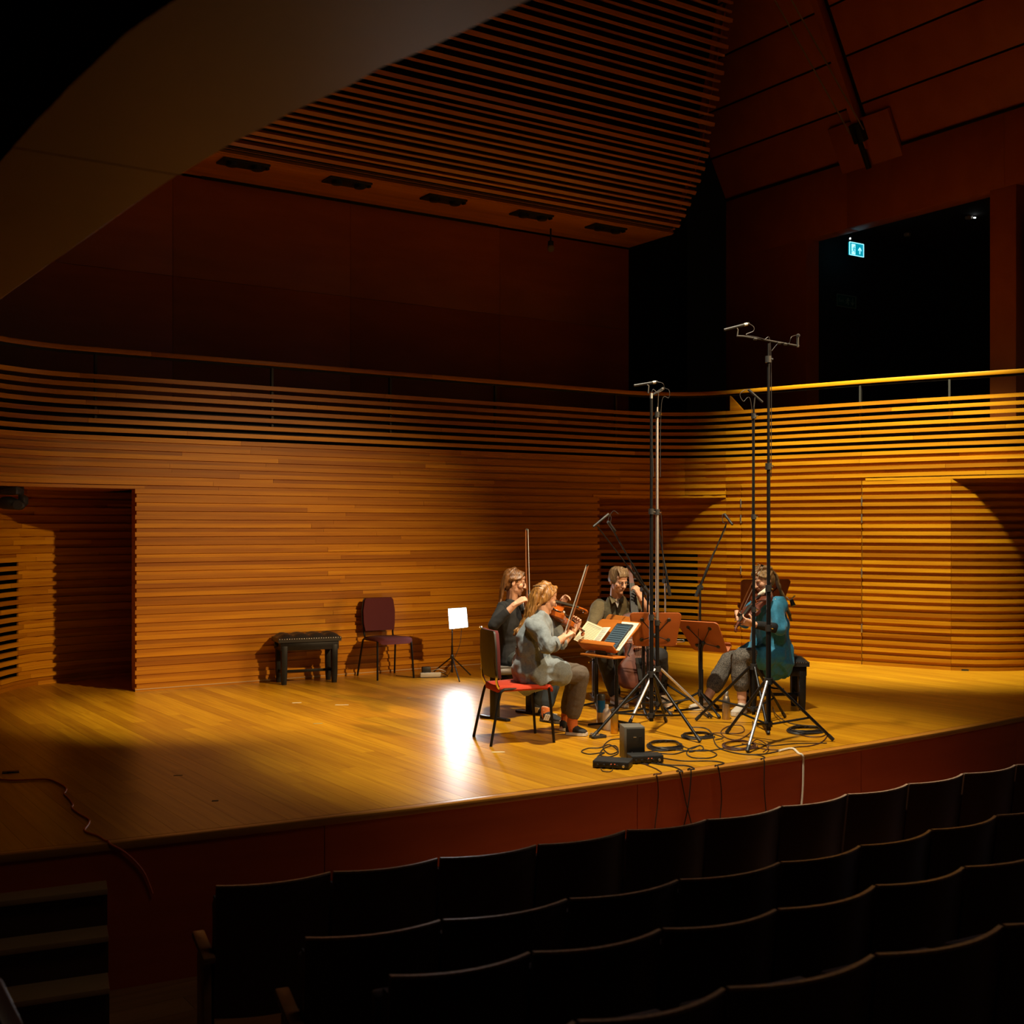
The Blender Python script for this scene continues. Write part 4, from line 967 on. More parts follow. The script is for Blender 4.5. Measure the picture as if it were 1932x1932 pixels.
MB().box((0, 0, .003), (.11, .07, .006)).build('lid', M_lampblk, fb, 30, .002); MB().box((0, -.025, .007), (.05, .012, .004)).build('latch', M_steelpost, fb)
M_tape = mat('white_tape', (.62, .55, .38), .7)
for i, (px, py, rz, lab) in enumerate(((560, 1326, .3, 'small white tape mark on the floor below the piano bench'), (645, 1330, .1, 'long white tape mark on the floor below the maroon chair'), (940, 1419, .1, 'white tape mark in front of the red chair'), (772, 1317, .3, 'tiny white tape mark left of the lamp reflection'), (600, 1365, .2, 'faded tape mark in the middle of the empty stage'), (336, 1463, .2, 'greenish tape mark on the dark left of the stage'), (406, 1511, .2, 'dark tape scrap near the left stage edge'))):
    o = MB().box((0, 0, .0008), ((.09, .03, .0016), (.13, .025, .0016), (.10, .03, .0016), (.04, .02, .0016), (.08, .03, .0016), (.06, .025, .0016), (.04, .03, .0016))[i]).build('tape_mark', M_tape if i < 4 else mat('old_tape', (.30, .24, .08) if i < 6 else (.03, .03, .02), .7), None)
    o.location = G(px, py); o.rotation_euler = (0, 0, rz); tag(o, lab, 'tape', 'tape marks on the stage')
# ================================================================== INSTRUMENTS
M_varn = wood('violin_varnish', (.30, .055, .006), (.46, .12, .012), .22, (30, 3, 3), tint=.1, coat=.5)
M_varnd = wood('cello_varnish', (.08, .016, .004), (.13, .026, .006), .55, (3, 3, 20), tint=.1, coat=.0)
M_bow = mat('bow_stick', (.22, .07, .02), .3); M_hairb = mat('bow_hair', (.7, .66, .56), .5)
M_string = mat('strings', (.6, .55, .45), .3, .9)
def fiddle(name, label, chin, scroll, top, body_l, varn, cat, chinrest=True, group=None, white_rest=False):
    """violin family: chin end -> scroll, top = direction the belly faces. Proportions of a violin, body length body_l"""
    t = thing(name, label, cat, chin, 0, group, world=True)
    chin, scroll = V(chin), V(scroll); x = (scroll-chin).normalized(); z = (V(top)-x*V(top).dot(x)).normalized(); y = z.cross(x)
    s = body_l
    q = lambda a, b, c: chin+x*(a*s)+y*(b*s)+z*(c*s)
    half = [(0, 0), (.005, .10), (.03, .20), (.09, .27), (.17, .292), (.26, .275), (.335, .225), (.36, .205), (.37, .19), (.42, .165), (.50, .155), (.58, .165), (.635, .185), (.645, .20), (.68, .222), (.76, .24), (.85, .232), (.93, .19), (.98, .11), (1, .045)]
    out = half+[(a, -b) for a, b in half[::-1] if b > 0]
    def shell(off, ht, ins):
        rings = []
        for k, h_ in ((1, off), (1-ins*.4, off+ht*.35), (.72, off+ht*.8), (.35, off+ht), (.05, off+ht*1.03)):
            rings.append([q(.48+(a-.48)*k, b*k, h_) for a, b in out])
        return MB().loft(rings)
    MB().loft([[q(a, b, -.09) for a, b in out], [q(a, b, 0) for a, b in out]]).build('ribs', varn, t, 30)
    shell(0, .04, .12).build('belly', varn, t, 60); 
    m = shell(-.09, -.035, .12); m.build('back', varn, t, 60)
    MB().loft([[q(.93, -.035, .03), q(.93, .035, .03), q(.95, .025, -.10), q(.95, -.025, -.10)], [q(1.02, -.033, .055), q(1.02, .033, .055), q(1.03, .025, .005), q(1.03, -.025, .005)], [q(1.37, -.030, .055), q(1.37, .030, .055), q(1.37, .02, .015), q(1.37, -.02, .015)]]).build('neck', varn, t, 40)
    MB().loft([[q(.70, -.06, .115), q(.70, .06, .115), q(.70, .055, .095), q(.70, -.055, .095)], [q(1.37, -.033, .075), q(1.37, .033, .075), q(1.37, .03, .055), q(1.37, -.03, .055)]]).build('fingerboard', M_ebony, t, 30)
    MB().loft([[q(1.36, -.03, .07), q(1.36, .03, .07), q(1.36, .03, .0), q(1.36, -.03, .0)], [q(1.55, -.022, .04), q(1.55, .022, .04), q(1.55, .022, -.01), q(1.55, -.022, -.01)]]).build('pegbox', varn, t, 30)
    sc = MB(); 
    sc.tube(spline([q(1.53, 0, .02), q(1.60, 0, .0), q(1.63, 0, -.045), q(1.59, 0, -.07), q(1.56, 0, -.045), q(1.585, 0, -.03)], 5), [.03*s]*16+[.028*s]*10, 8); sc.build('scroll', varn, t, 50)
    for i in range(4): MB().tube([q(1.40+.04*i, -.075 if i % 2 else .075, .025), q(1.40+.04*i, .03 if i % 2 else -.03, .025)], [.016*s, .010*s], 8).build('peg', M_ebony, t)
    MB().loft([[q(.08, -.02, .075), q(.08, .02, .075), q(.08, .02, .05), q(.08, -.02, .05)], [q(.36, -.045, .105), q(.36, .045, .105), q(.36, .045, .085), q(.36, -.045, .085)]]).build('tailpiece', M_ebony, t, 30)
    MB().prism([q(.485, -.055, .035), q(.485, .055, .035), q(.485, .045, .12), q(.485, 0, .13), q(.485, -.045, .12)], x*(.012*s)).build('bridge', M_desk, t)
    st_ = MB()
    for i in range(4):
        b = -.03+.02*i; st_.tube([q(.36, b, .105), q(.49, b*1.1, .128), q(1.37, b*.7, .08)], .0022*s, 5)
    st_.build('strings', M_string, t)
    for sy in (-1, 1):
        MB().tube(spline([q(.40, sy*.10, .036), q(.43, sy*.125, .034), q(.49, sy*.10, .039), q(.55, sy*.075, .041), q(.575, sy*.09, .039)], 4), .008*s, 6).build('f_hole', M_black, t)
    if chinrest:
        MB().ell(q(.07, .12, .09), x*(.09*s), y*(.14*s), z*(.025*s)).build('chin_rest', M_ebony, t)
    return t, q
def bow(label, hand, tip, side, l=.73):
    hand, tip = V(hand), V(tip); d = (tip-hand).normalized(); side = V(side); side = (side-d*side.dot(d)).normalized()
    t = thing('bow', label, 'bow', hand, 0, 'bows', world=True); a = hand-d*.05; L_ = (tip-a).length
    MB().tube([a+side*(-.006*math.sin(math.pi*k/12))+d*(L_*k/12) for k in range(13)], [.0065-.0025*k/12 for k in range(13)], 8).build('stick', M_bow, t)
    MB().obox(a+d*.05+side*.012, d*.022, side*.011, d.cross(side)*.006).build('frog', M_ebony, t, 30, .002)
    MB().obox(tip+side*.011, d*.008, side*.012, d.cross(side)*.004).build('tip', M_ebony, t)
    MB().obox((a+d*.06+tip)/2+side*.021, (tip-a-d*.06)/2, side*.0012, d.cross(side)*.005).build('hair', M_hairb, t)
    MB().tube([a-d*.018, a], .006, 8).build('screw', M_silver, t)
    return done(t)
# ================================================================== PEOPLE
def bake(m, name, voxel, smooth=3, fold=None, factor=.5):
    """union of overlapping closed shapes -> one continuous skin (remesh + smoothing baked into the mesh)"""
    me = m.mesh(name+'_raw', None); ob = bpy.data.objects.new(name+'_raw', me); COL.objects.link(ob)
    r = ob.modifiers.new('r', 'REMESH'); r.mode = 'VOXEL'; r.voxel_size = voxel
    if smooth: sm = ob.modifiers.new('s', 'SMOOTH'); sm.iterations = smooth; sm.factor = factor
    dg = bpy.context.evaluated_depsgraph_get(); out = bpy.data.meshes.new_from_object(ob.evaluated_get(dg)); out.name = name
    bpy.data.objects.remove(ob); bpy.data.meshes.remove(me)
    if fold:
        amp, sc = fold; ns = [v.normal.copy() for v in out.vertices]
        for v, n in zip(out.vertices, ns):
            p = v.co; k = noise.noise(V((p.x*sc[0], p.y*sc[1], p.z*sc[2])))+.5*noise.noise(V((p.x*sc[0]*2.3+5, p.y*sc[1]*2.3, p.z*sc[2]*2.3)))
            k = math.copysign(abs(k)**.8, k); v.co = p+n*(k*amp)
    out.polygons.foreach_set('use_smooth', [True]*len(out.polygons)); return out
def attach(me, name, m, par):
    me.materials.clear(); me.materials.append(m)
    iv = par['_inv']; me.transform(Matrix([iv[0:4], iv[4:8], iv[8:12], iv[12:16]])); return link(name, me, par)
def head_shape(m, c, f, u, s=1.0):
    f, u = V(f).normalized(), V(u); u = (u-f*u.dot(f)).normalized(); r = f.cross(u)
    q = lambda a, b, d: c+(r*a+f*b+u*d)*s
    E = lambda p, a, b, d: m.ell(q(*p), r*a*s, f*b*s, u*d*s)
    E((0, -.012, .030), .073, .093, .086); E((0, .020, -.040), .056, .066, .068); E((0, .040, -.062), .040, .048, .042); m.ball(q(0, .070, -.090), .021*s)
    E((0, .068, .030), .052, .028, .014); E((-.031, .066, .018), .019, .022, .007); E((.031, .066, .018), .019, .022, .007); E((0, .055, .055), .055, .035, .04)
    for sx in (-1, 1):
        m.ball(q(sx*.036, .056, -.016), .030*s); E((sx*.074, -.008, -.008), .009, .016, .029)
    m.tube([q(0, .086, .022), q(0, .104, -.008), q(0, .112, -.022)], [.009*s, .012*s, .015*s], 10, rnd=True); m.ball(q(.011, .096, -.026), .010*s); m.ball(q(-.011, .096, -.026), .010*s)
    E((0, .087, -.048), .024, .012, .007); E((0, .084, -.060), .021, .013, .008)
    return q
def hand_shape(m, w, d, n, t, curl=(.5, .6, .5), s=1.0, spread=.04, thumb=.5):
    """w wrist, d towards the knuckles, n the way the palm faces, t the thumb side"""
    d = V(d).normalized(); n = V(n); n = (n-d*n.dot(d)).normalized(); t = V(t); t = (t-d*t.dot(d)-n*t.dot(n)).normalized()
    q = lambda a, b, c: w+(d*a+t*b+n*c)*s
    m.loft([[q(a, b*hw, c*th) for b, c in ((-1, -.6), (-.6, -1), (.6, -1), (1, -.6), (1, .6), (.6, 1), (-.6, 1), (-1, .6))] for a, hw, th in ((-.03, .026, .021), (0, .028, .020), (.03, .037, .017), (.065, .043, .015), (.092, .041, .012))])
    kn = []
    for i, (b, ln) in enumerate(((.031, .072), (.0105, .080), (-.0105, .075), (-.031, .060))):
        p = q(.086, b, 0); a = 0; pts = [q(.07, b, 0), p]; sd = t*(spread*(1.5-i))
        for j, (k, c_) in enumerate(((.42, curl[0]), (.32, curl[1]), (.26, curl[2]))):
            a += c_*(1+.08*i); p = p+((d*math.cos(a)+n*math.sin(a)+sd).normalized())*(ln*k*s); pts.append(p)
        m.tube(pts, [.0095*s, .0092*s, .0085*s, .0078*s, .0062*s], 8, rnd=True); kn.append(pts)
    b0_ = q(.018, .026, .006); dt = (d*.55+t*.75+n*.25).normalized(); e = (d*.85+t*.25+n*(.2+thumb)).normalized()
    m.tube([q(.0, .012, .004), b0_, b0_+dt*.032*s, b0_+dt*.032*s+(dt+e).normalized()*.026*s, b0_+dt*.032*s+(dt+e).normalized()*.026*s+e*.024*s], [.014*s, .0145*s, .0115*s, .0098*s, .0072*s], 8, rnd=True)
    return q
M_skin = mat('skin', (.62, .34, .22), .5, noise_amt=.06, nscale=25); M_skin.node_tree.nodes['Principled BSDF'].inputs['Subsurface Weight'].default_value = .08
M_skin.node_tree.nodes['Principled BSDF'].inputs['Subsurface Radius'].default_value = (.01, .004, .002)
M_eyew = mat('eye_white', (.75, .72, .68), .3); M_eyed = mat('iris', (.05, .035, .025), .2)
def eyes(par, q, s=1):
    for sx in (-1, 1):
        p = q(sx*.031, .0735, .008); e = MB().ball(p, .0115).build('eye', M_eyew, par)
        MB().ball(q(sx*.031, .0805, .007), .006).build('iris', M_eyed, par)
def hair_mesh(c, f, u, locks, cap=1.0, s=1.0, fringe=.05, back=.0):
    """scalp cap plus combed locks (lists of points with radii)"""
    f, u = V(f).normalized(), V(u); u = (u-f*u.dot(f)).normalized(); r = f.cross(u); m = MB()
    q = lambda a, b, d: c+(r*a+f*b+u*d)*s
    m.ell(q(0, -.022, .042), r*.081*s*cap, f*.096*s*cap, u*.088*s*cap); m.ell(q(0, -.055, -.01), r*.074*s, f*.060*s, u*.085*s); m.ell(q(0, .03, .075), r*.066*s, f*.055*s, u*.045*s)
    for pts, rad in locks: m.tube(spline([q(*p) for p in pts], 5), [rad[0]+(rad[1]-rad[0])*i/((len(pts)-1)*5) for i in range((len(pts)-1)*5+1)], 7, rnd=True)
    return m
def hairmat(name, a, b):
    m = wood(name, a, b, .45, (60, 60, 6), tint=0); m.node_tree.nodes['Principled BSDF'].inputs['Specular IOR Level'].default_value = .5; return m
def seg(m, a, b, ra, rb, n=12): m.tube([a, V(a).lerp(b, .5), b], [ra, (ra+rb)/2*1.03, rb], n, rnd=True)
def torso(m, pel, che, sh_l, sh_r, neck, k=1.0, extra=0):
    side = (V(sh_r)-V(sh_l)).normalized(); pel, che, neck = V(pel), V(che), V(neck)
    sw = (V(sh_r)-V(sh_l)).length/2
    pts = [pel-(che-pel)*.22, pel, pel.lerp(che, .5), che, che.lerp(neck, .55), neck.lerp(che, .12)]
    rr = [(.155*k+extra, .115*k+extra), (.165*k+extra, .122*k+extra), (.135*k+extra, .105*k+extra), (.155*k+extra, .118*k+extra), (sw*.86+extra*.7, .082*k+extra), (sw*(.42 if not extra else .52)+extra*.6, .056*k+extra*.9)]
    m.tube(pts, rr, 20, side=side, rnd=True)
    for s_ in (sh_l, sh_r): m.ball(s_, .062*k+extra*.6)
def leg_(m, hip, knee, ank, r=(.088, .062, .043), extra=0):
    hip, knee, ank = V(hip), V(knee), V(ank)
    m.tube([hip, hip.lerp(knee, .5), knee], [r[0]+extra, (r[0]*.5+r[1]*.5)*1.04+extra, r[1]+extra], 14, rnd=True)
    m.tube([knee, knee.lerp(ank, .3), knee.lerp(ank, .65), ank], [r[1]*.96+extra, r[1]*.94+extra, r[2]*1.12+extra, r[2]+extra], 14, rnd=True)
def foot_(m, ank, toe, s=1.0):
    ank, toe = V(ank), V(toe); d = toe-ank; d.z = 0; L_ = d.length; d.normalize(); sd = V((0, 0, 1)).cross(d); z0 = toe.z
    he = V((ank.x, ank.y, z0))-d*.055
    for k, w, h_ in ((0, .030, .05),): pass
    tot = L_+.055; rings = []
    for k, w, h_ in ((0, .022, .045), (.08, .034, .075), (.25, .038, .085), (.45, .038, .066), (.65, .044, .05), (.85, .042, .038), (.97, .024, .028)):
        c = he+d*(tot*k); rings.append([c+sd*(w*s*math.cos(a))+V((0, 0, max(0, h_*s*(.5+.5*math.sin(a)))+.012)) for a in [2*math.pi*i/14 for i in range(14)]])
    m.loft(rings); m.tube([ank, V((ank.x, ank.y, z0+.05))], [.04*s, .042*s], 12, rnd=True)
    return he, d, sd, tot
def shoe(par, ank, toe, m_up, m_sole, low=True, stripes=None):
    m = MB(); he, d, sd, tot = foot_(m, V(ank)*1.0 if not low else V((ank[0], ank[1], toe[2]+.075)), toe, 1.08)
    o = attach(bake(m, 'shoe', .006, 2), 'shoe', m_up, par)
    s_ = MB(); rr = [[he+d*(tot*k)+sd*(w*math.cos(a)) for k, w in ((0, .0),)] for a in (0,)]
    prof = [(0, .024), (.06, .036), (.25, .040), (.45, .039), (.68, .047), (.86, .045), (1.0, .022)]
    poly = [he+d*(tot*k)+sd*w for k, w in prof]+[he+d*(tot*k)-sd*w for k, w in prof[::-1]]
    z = V((0, 0, 1)); s_.prism([V((p.x, p.y, toe[2]+.001)) for p in poly], z*.022)
    s_.v = [tuple(V(v)) for v in s_.v]; iv = par['_inv']; mm = Matrix([iv[0:4], iv[4:8], iv[8:12], iv[12:16]]); s_.v = [tuple(mm @ V(v)) for v in s_.v]
    so_ = link('sole', s_.mesh('sole', m_sole, 30), o)
    if stripes:
        b = MB()
        for k in (.36, .45, .54):
            for sg in (-1, 1): b.obox(he+d*(tot*k)+sd*(sg*.041)+z*.042, d*.008, sd*.006, z*.026+d*.012)
        b.v = [tuple(mm @ V(v)) for v in b.v]; link('stripes', b.mesh('stripes', stripes, 30), o)
def person(label, base): return thing('person', label, 'person', base, 0, 'musicians of the quartet', world=True)
Z = V((0, 0, 1))
# ---------------------------------------------------------------- 1: woman in grey, foreground
p1 = person('musician in a loose grey shirt with long fair hair on the red chair', c1)
f1 = V((.95, .31, 0)); r1 = V((.31, -.95, 0))
pel, che, nek = P(1003, 1266, 9.68), P(1009, 1205, 9.66), P(1024, 1163, 9.70)
sR, sL = P(1008, 1181, 9.50), P(1030, 1172, 9.86)
eR, wR = P(1034, 1223, 9.33), P(1063, 1203, 9.52)
eL, wL = P(1062, 1212, 9.95), P(1083, 1188, 10.08)
hp = P(1027, 1130, 9.73); hf, hu = V((.86, .42, -.30)), V((.25, .15, 1))
kR, aR, tR = P(1096, 1272, 9.78), P(1080, 1358, 9.86), G(1108, 1389)+Z*.004
kL, aL, tL = P(1088, 1268, 10.0), P(1068, 1350, 10.08), G(1084, 1376)+Z*.004
hR, hL = pel+r1*.09+f1*.02, pel-r1*.09+f1*.02
m = MB(); q1 = head_shape(m, hp, hf, hu); seg(m, hp-V(hu).normalized()*.06-V(hf).normalized()*.015, nek-Z*.02, .052, .058)
torso(m, pel, che, sL, sR, nek, .93)
for a, b, c in ((sR, eR, wR), (sL, eL, wL)): seg(m, a, b, .047, .038); seg(m, b, c, .040, .028)
bowh1, bowt1 = P(1066, 1204, 9.52), P(1110, 1067, 9.66)
bd = (bowt1-bowh1).normalized()
hand_shape(m, wR, P(1072, 1196, 9.54)-wR, V((.2, .5, -.9)), V((-.2, .6, .6)), (.7, .8, .5), .92)
sc1, ch1 = P(1097, 1191, 10.20), P(1039, 1152, 9.78)
hand_shape(m, wL, V((.35, .1, .9)), V((-.3, -.9, .1)), V((-.7, .1, .3)), (.6, .8, .6), .92)
leg_(m, hR, kR, aR); leg_(m, hL, kL, aL); foot_(m, aR, tR, .95); foot_(m, aL, tL, .95)
attach(bake(m, 'body', .0045, 3), 'body', M_skin, p1); eyes(p1, lambda a, b, d: q1(a, b, d)) if False else None
M_gsh = mat('grey_linen', (.175, .21, .235), .85, sheen=.2, noise_amt=.12, nscale=90, bump=.2)
m = MB(); torso(m, pel, che, sL, sR, nek+Z*.012, 1.02, .018)
m.tube([pel+Z*.20, pel+Z*.08+f1*.012, pel-Z*.03+f1*.04, pel-Z*.08+f1*.055], [(.165, .135), (.192, .155), (.212, .172), (.21, .175)], 20, side=r1)
m.tube([hR+Z*.02, hR.lerp(kR, .45)+Z*.01], [.135, .112], 14, rnd=True); m.tube([hL+Z*.02, hL.lerp(kL, .4)+Z*.01], [.13, .112], 14, rnd=True)
wc = eR.lerp(wR, .35)
for a, b, c in ((sR, eR, wc), (sL, eL, eL.lerp(wL, .3))):
    m.tube([a, V(a).lerp(b, .5), b], [.072, .068, .062], 14, rnd=True); m.tube([b, c], [.062, .056], 14, rnd=True)
attach(bake(m, 'shirt', .007, 2, (.028, (8, 8, 6))), 'shirt', M_gsh, p1)
MB().tube([eR.lerp(wR, .26), eR.lerp(wR, .42)], [.060, .058], 16).build('rolled_cuff', M_gsh, p1)
M_gtr = mat('grey_brown_trousers', (.095, .075, .058), .9, noise_amt=.15, nscale=120)
m = MB(); leg_(m, hR, kR, kR.lerp(aR, .84), (.09, .068, .058), .006); leg_(m, hL, kL, kL.lerp(aL, .84), (.088, .068, .058), .006); m.tube([pel-r1*.09, pel+r1*.09], .10, 14, rnd=True)
attach(bake(m, 'trousers', .007, 2, (.005, (10, 10, 14))), 'trousers', M_gtr, p1)
M_osock = mat('orange_socks', (.52, .13, .02), .9, noise_amt=.15, nscale=200)
for k_, a_, t_ in ((kR, aR, tR), (kL, aL, tL)):
    m = MB(); m.tube([k_.lerp(a_, .72), a_, V((a_.x, a_.y, t_.z+.05))], [.050, .044, .046], 14, rnd=True); attach(bake(m, 'sock', .006, 1), 'sock', M_osock, p1)
M_bshoe = mat('black_canvas', (.012, .012, .014), .8); M_wsole = mat('white_sole', (.6, .55, .45), .6)
shoe(p1, aR, tR, M_bshoe, M_wsole); shoe(p1, aL, tL, M_bshoe, M_wsole)
M_h1 = hairmat('fair_hair', (.11, .042, .009), (.37, .17, .036))
lk = []
for i in range(30):
    a = -1.25+2.5*i/29; x = .07*math.sin(a); j = R.uniform
    lk.append(([(x*.5, .01-.05*math.cos(a), .125), (x*.95, -.055-.045*math.cos(a), .06), (x*.8+j(-.01, .01), -.085-.03*math.cos(a), -.05), (x*.75+j(-.02, .02), -.10+j(-.015, .02), -.15), (x*.8+j(-.03, .03), -.105+j(-.02, .03), -.24), (x*.8+j(-.045, .045), -.125+j(-.03, .03), -.30-j(0, .05))], (.017, .008)))
for sx in (-1, 1):
    for i in range(5): lk.append(([(sx*.03, .06-.012*i, .115), (sx*.07, .035-.015*i, .06), (sx*.079, -.01-.01*i, -.01), (sx*.07, -.06, -.06), (sx*.05, -.09, -.14)], (.014, .009)))
attach(bake(hair_mesh(hp, hf, hu, lk), 'hair', .0055, 1, (.006, (45, 45, 6))), 'hair', M_h1, p1)
c_, b_ = hp, None
hfn = hf.normalized(); hun = (hu-hfn*hu.dot(hfn)).normalized(); hrn = hfn.cross(hun)
MB().tube([hp+hrn*.045-hfn*.085+hun*.085, hp-hrn*.01-hfn*.115+hun*.072], .011, 10, rnd=True).build('hair_clip', mat('hair_clip', (.30, .17, .08), .3, .5), p1)
done(p1)
t_, q_ = fiddle('violin', 'bright orange violin played by the musician in grey', ch1, sc1, (-.05, -.35, 1), .36, M_varn, 'violin', group='violins'); done(t_)
bow('bow slanting up to the right held by the musician in grey', bowh1, bowt1, V((-.6, .7, 0)))
# ---------------------------------------------------------------- 2: woman in black behind
p2 = person('musician in black with long brown hair, bow upright before the face', bw2)
f2, r2 = V((.93, .36, 0)).normalized(), V((.36, -.93, 0)).normalized()
pel, che, nek = P(966, 1244, 10.86), P(960, 1178, 10.84), P(966, 1134, 10.84)
sR, sL = P(950, 1148, 10.66), P(976, 1142, 11.02)
eR, wR = P(931, 1180, 10.42), P(972, 1140, 10.40)
eL, wL = P(1040, 1168, 10.95), P(1058, 1142, 10.90)
hp = P(970, 1099, 10.80); hf, hu = V((.93, .05, -.22)), V((.15, 0, 1))
kR, aR, tR = P(1052, 1254, 10.75), P(1030, 1338, 10.55), G(1060, 1366)+Z*.004
kL, aL, tL = P(1048, 1252, 11.1), P(1012, 1335, 10.95), G(1034, 1351)+Z*.004
hR, hL = pel+r2*.09, pel-r2*.09
m = MB(); q2 = head_shape(m, hp, hf, hu); seg(m, hp-Z*.06-V(hf).normalized()*.015, nek-Z*.02, .050, .056)
torso(m, pel, che, sL, sR, nek, .9)
for a, b, c in ((sR, eR, wR), (sL, eL, wL)): seg(m, a, b, .044, .036); seg(m, b, c, .038, .027)
hand_shape(m, wR, V((.85, .1, .55)), V((.35, .5, -.75)), V((-.2, .8, .4)), (.5, .8, .5), .95)
hand_shape(m, wL, V((.5, 0, .85)), V((.6, -.7, -.2)), V((-.8, -.2, .5)), (.6, .8, .6), .92)
leg_(m, hR, kR, aR); leg_(m, hL, kL, aL); foot_(m, aR, tR, .95); foot_(m, aL, tL, .95)
attach(bake(m, 'body', .0045, 3), 'body', M_skin, p2); eyes(p2, q2)
M_blk = mat('black_jersey', (.007, .0075, .009), .9)
m = MB(); torso(m, pel, che, sL, sR, nek+Z*.0, .95, .012)
for a, b, c in ((sR, eR, eR.lerp(wR, .62)), (sL, eL, eL.lerp(wL, .5))): m.tube([a, V(a).lerp(b, .5), b], [.060, .056, .050], 14, rnd=True); m.tube([b, c], [.050, .040], 14, rnd=True)
attach(bake(m, 'top', .007, 2, (.005, (9, 9, 12))), 'top', M_blk, p2)
m = MB(); leg_(m, hR, kR, kR.lerp(aR, .88), (.09, .066, .055), .006); leg_(m, hL, kL, kL.lerp(aL, .88), (.09, .066, .055), .006); m.tube([pel-r2*.1, pel+r2*.1], .11, 14, rnd=True)
attach(bake(m, 'trousers', .007, 2, (.004, (10, 10, 12))), 'trousers', mat('dark_green_trousers', (.022, .026, .026), .9), p2)
for k_, a_, t_ in ((kR, aR, tR), (kL, aL, tL)):
    m = MB(); m.tube([k_.lerp(a_, .75), a_, V((a_.x, a_.y, t_.z+.05))], [.048, .043, .045], 14, rnd=True); attach(bake(m, 'sock', .006, 1), 'sock', M_osock, p2)
M_wst = mat('white_stripes', (.7, .65, .55), .6)
shoe(p2, aR, tR, M_bshoe, mat('dark_sole', (.05, .04, .03), .7), stripes=M_wst); shoe(p2, aL, tL, M_bshoe, bpy.data.materials['dark_sole'], stripes=M_wst)
M_h2 = hairmat('brown_hair', (.055, .02, .006), (.17, .07, .018))
lk = []
for i in range(26):
    a = -1.3+2.6*i/25; x = .072*math.sin(a); j = R.uniform
    lk.append(([(x*.5, -.02, .125), (x, -.06-.035*math.cos(a), .05), (x*.95, -.075-.03*math.cos(a), -.06), (x*.9+j(-.01, .01), -.075-.02*math.cos(a), -.14), (x*.9+j(-.02, .02), -.085, -.20-j(0, .04))], (.015, .008)))
for sx in (-1, 1):
    for i in range(4): lk.append(([(sx*.03, .065-.014*i, .105), (sx*.068, .045-.014*i, .055), (sx*.080, -.0-.014*i, .03), (sx*.07, -.06, -.0)], (.013, .010)))
attach(bake(hair_mesh(hp, hf, hu, lk), 'hair', .0055, 1, (.004, (45, 45, 6))), 'hair', M_h2, p2)
done(p2)
t_, q_ = fiddle('violin', 'violin of the musician in black with white shoulder rest, mostly behind the grey musician', P(992, 1130, 10.72), P(1098, 1151, 10.88), (.1, -.55, .8), .37, M_varn, 'violin', group='violins')
M_rest = mat('white_rest', (.75, .72, .68), .4)
MB().tube(spline([q_(.02, -.22, -.16), q_(.06, -.1, -.23), q_(.06, .1, -.23), q_(.02, .22, -.16)], 6), [.012]*19, 8).build('shoulder_rest', M_rest, t_)
MB().tube(spline([q_(.98, -.2, -.02), q_(1.0, 0, -.12), q_(.98, .2, -.02)], 6), [.009]*13, 8).build('rest_edge', M_rest, t_); done(t_)
bow('bow standing upright held by the musician in black', P(995, 1126, 10.44), P(992, 999, 10.50), V((.9, .4, 0)))
# ---------------------------------------------------------------- 3: cellist
p3 = person('cellist with short hair and glasses wearing an olive shirt', G(1180, 1325))
pel, che, nek = P(1166, 1240, 11.98), P(1163, 1178, 11.92), P(1163, 1128, 11.83)
sR, sL = P(1130, 1143, 11.84), P(1199, 1139, 11.90)
eR, wR = P(1112, 1192, 11.70), P(1142, 1214, 11.32)
eL, wL = P(1226, 1160, 11.62), P(1209, 1128, 11.52)
hp = P(1166, 1096, 11.72); hf, hu = V((.50, -.80, -.32)), V((.08, -.2, 1))
kR, aR, tR = P(1140, 1242, 11.52), P(1160, 1308, 11.62), G(1182, 1336)+Z*.004
kL, aL, tL = P(1246, 1238, 11.48), P(1246, 1306, 11.75), G(1264, 1338)+Z*.004
hR, hL = pel+V((-.10, -.02, 0)), pel+V((.10, -.02, 0))
m = MB(); q3 = head_shape(m, hp, hf, hu, 1.04); seg(m, hp-Z*.06+V((-.01, .03, 0)), nek-Z*.02, .060, .066)
torso(m, pel, che, sL, sR, nek, 1.02)
for a, b, c in ((sR, eR, wR), (sL, eL, wL)): seg(m, a, b, .052, .043); seg(m, b, c, .046, .031)
hand_shape(m, wR, V((.8, -.2, -.3)), V((.2, -.6, -.8)), V((.3, -.6, .6)), (.5, .7, .5), 1.02)
hand_shape(m, wL, V((-.35, .02, .9)), V((-.75, .55, -.1)), V((-.4, .6, .3)), (.55, .75, .6), 1.05)
leg_(m, hR, kR, aR); leg_(m, hL, kL, aL); foot_(m, aR, tR, 1.02); foot_(m, aL, tL, 1.02)
attach(bake(m, 'body', .0048, 3), 'body', M_skin, p3); eyes(p3, q3)
M_ol = mat('olive_shirt', (.115, .09, .042), .85, sheen=.2, noise_amt=.1, nscale=80)
m = MB(); torso(m, pel, che, sL, sR, nek-Z*.004, 1.04, .018)
for a, b, c in ((sR, eR, eR.lerp(wR, .85)), (sL, sL.lerp(eL, .55), sL.lerp(eL, .62))): m.tube([a, V(a).lerp(b, .5), b], [.075, .068, .058], 14, rnd=True); m.tube([b, c], [.058, .050], 14, rnd=True)
attach(bake(m, 'shirt', .007, 2, (.010, (8, 8, 9))), 'shirt', M_ol, p3)
rn = V((1, .1, 0)).normalized()
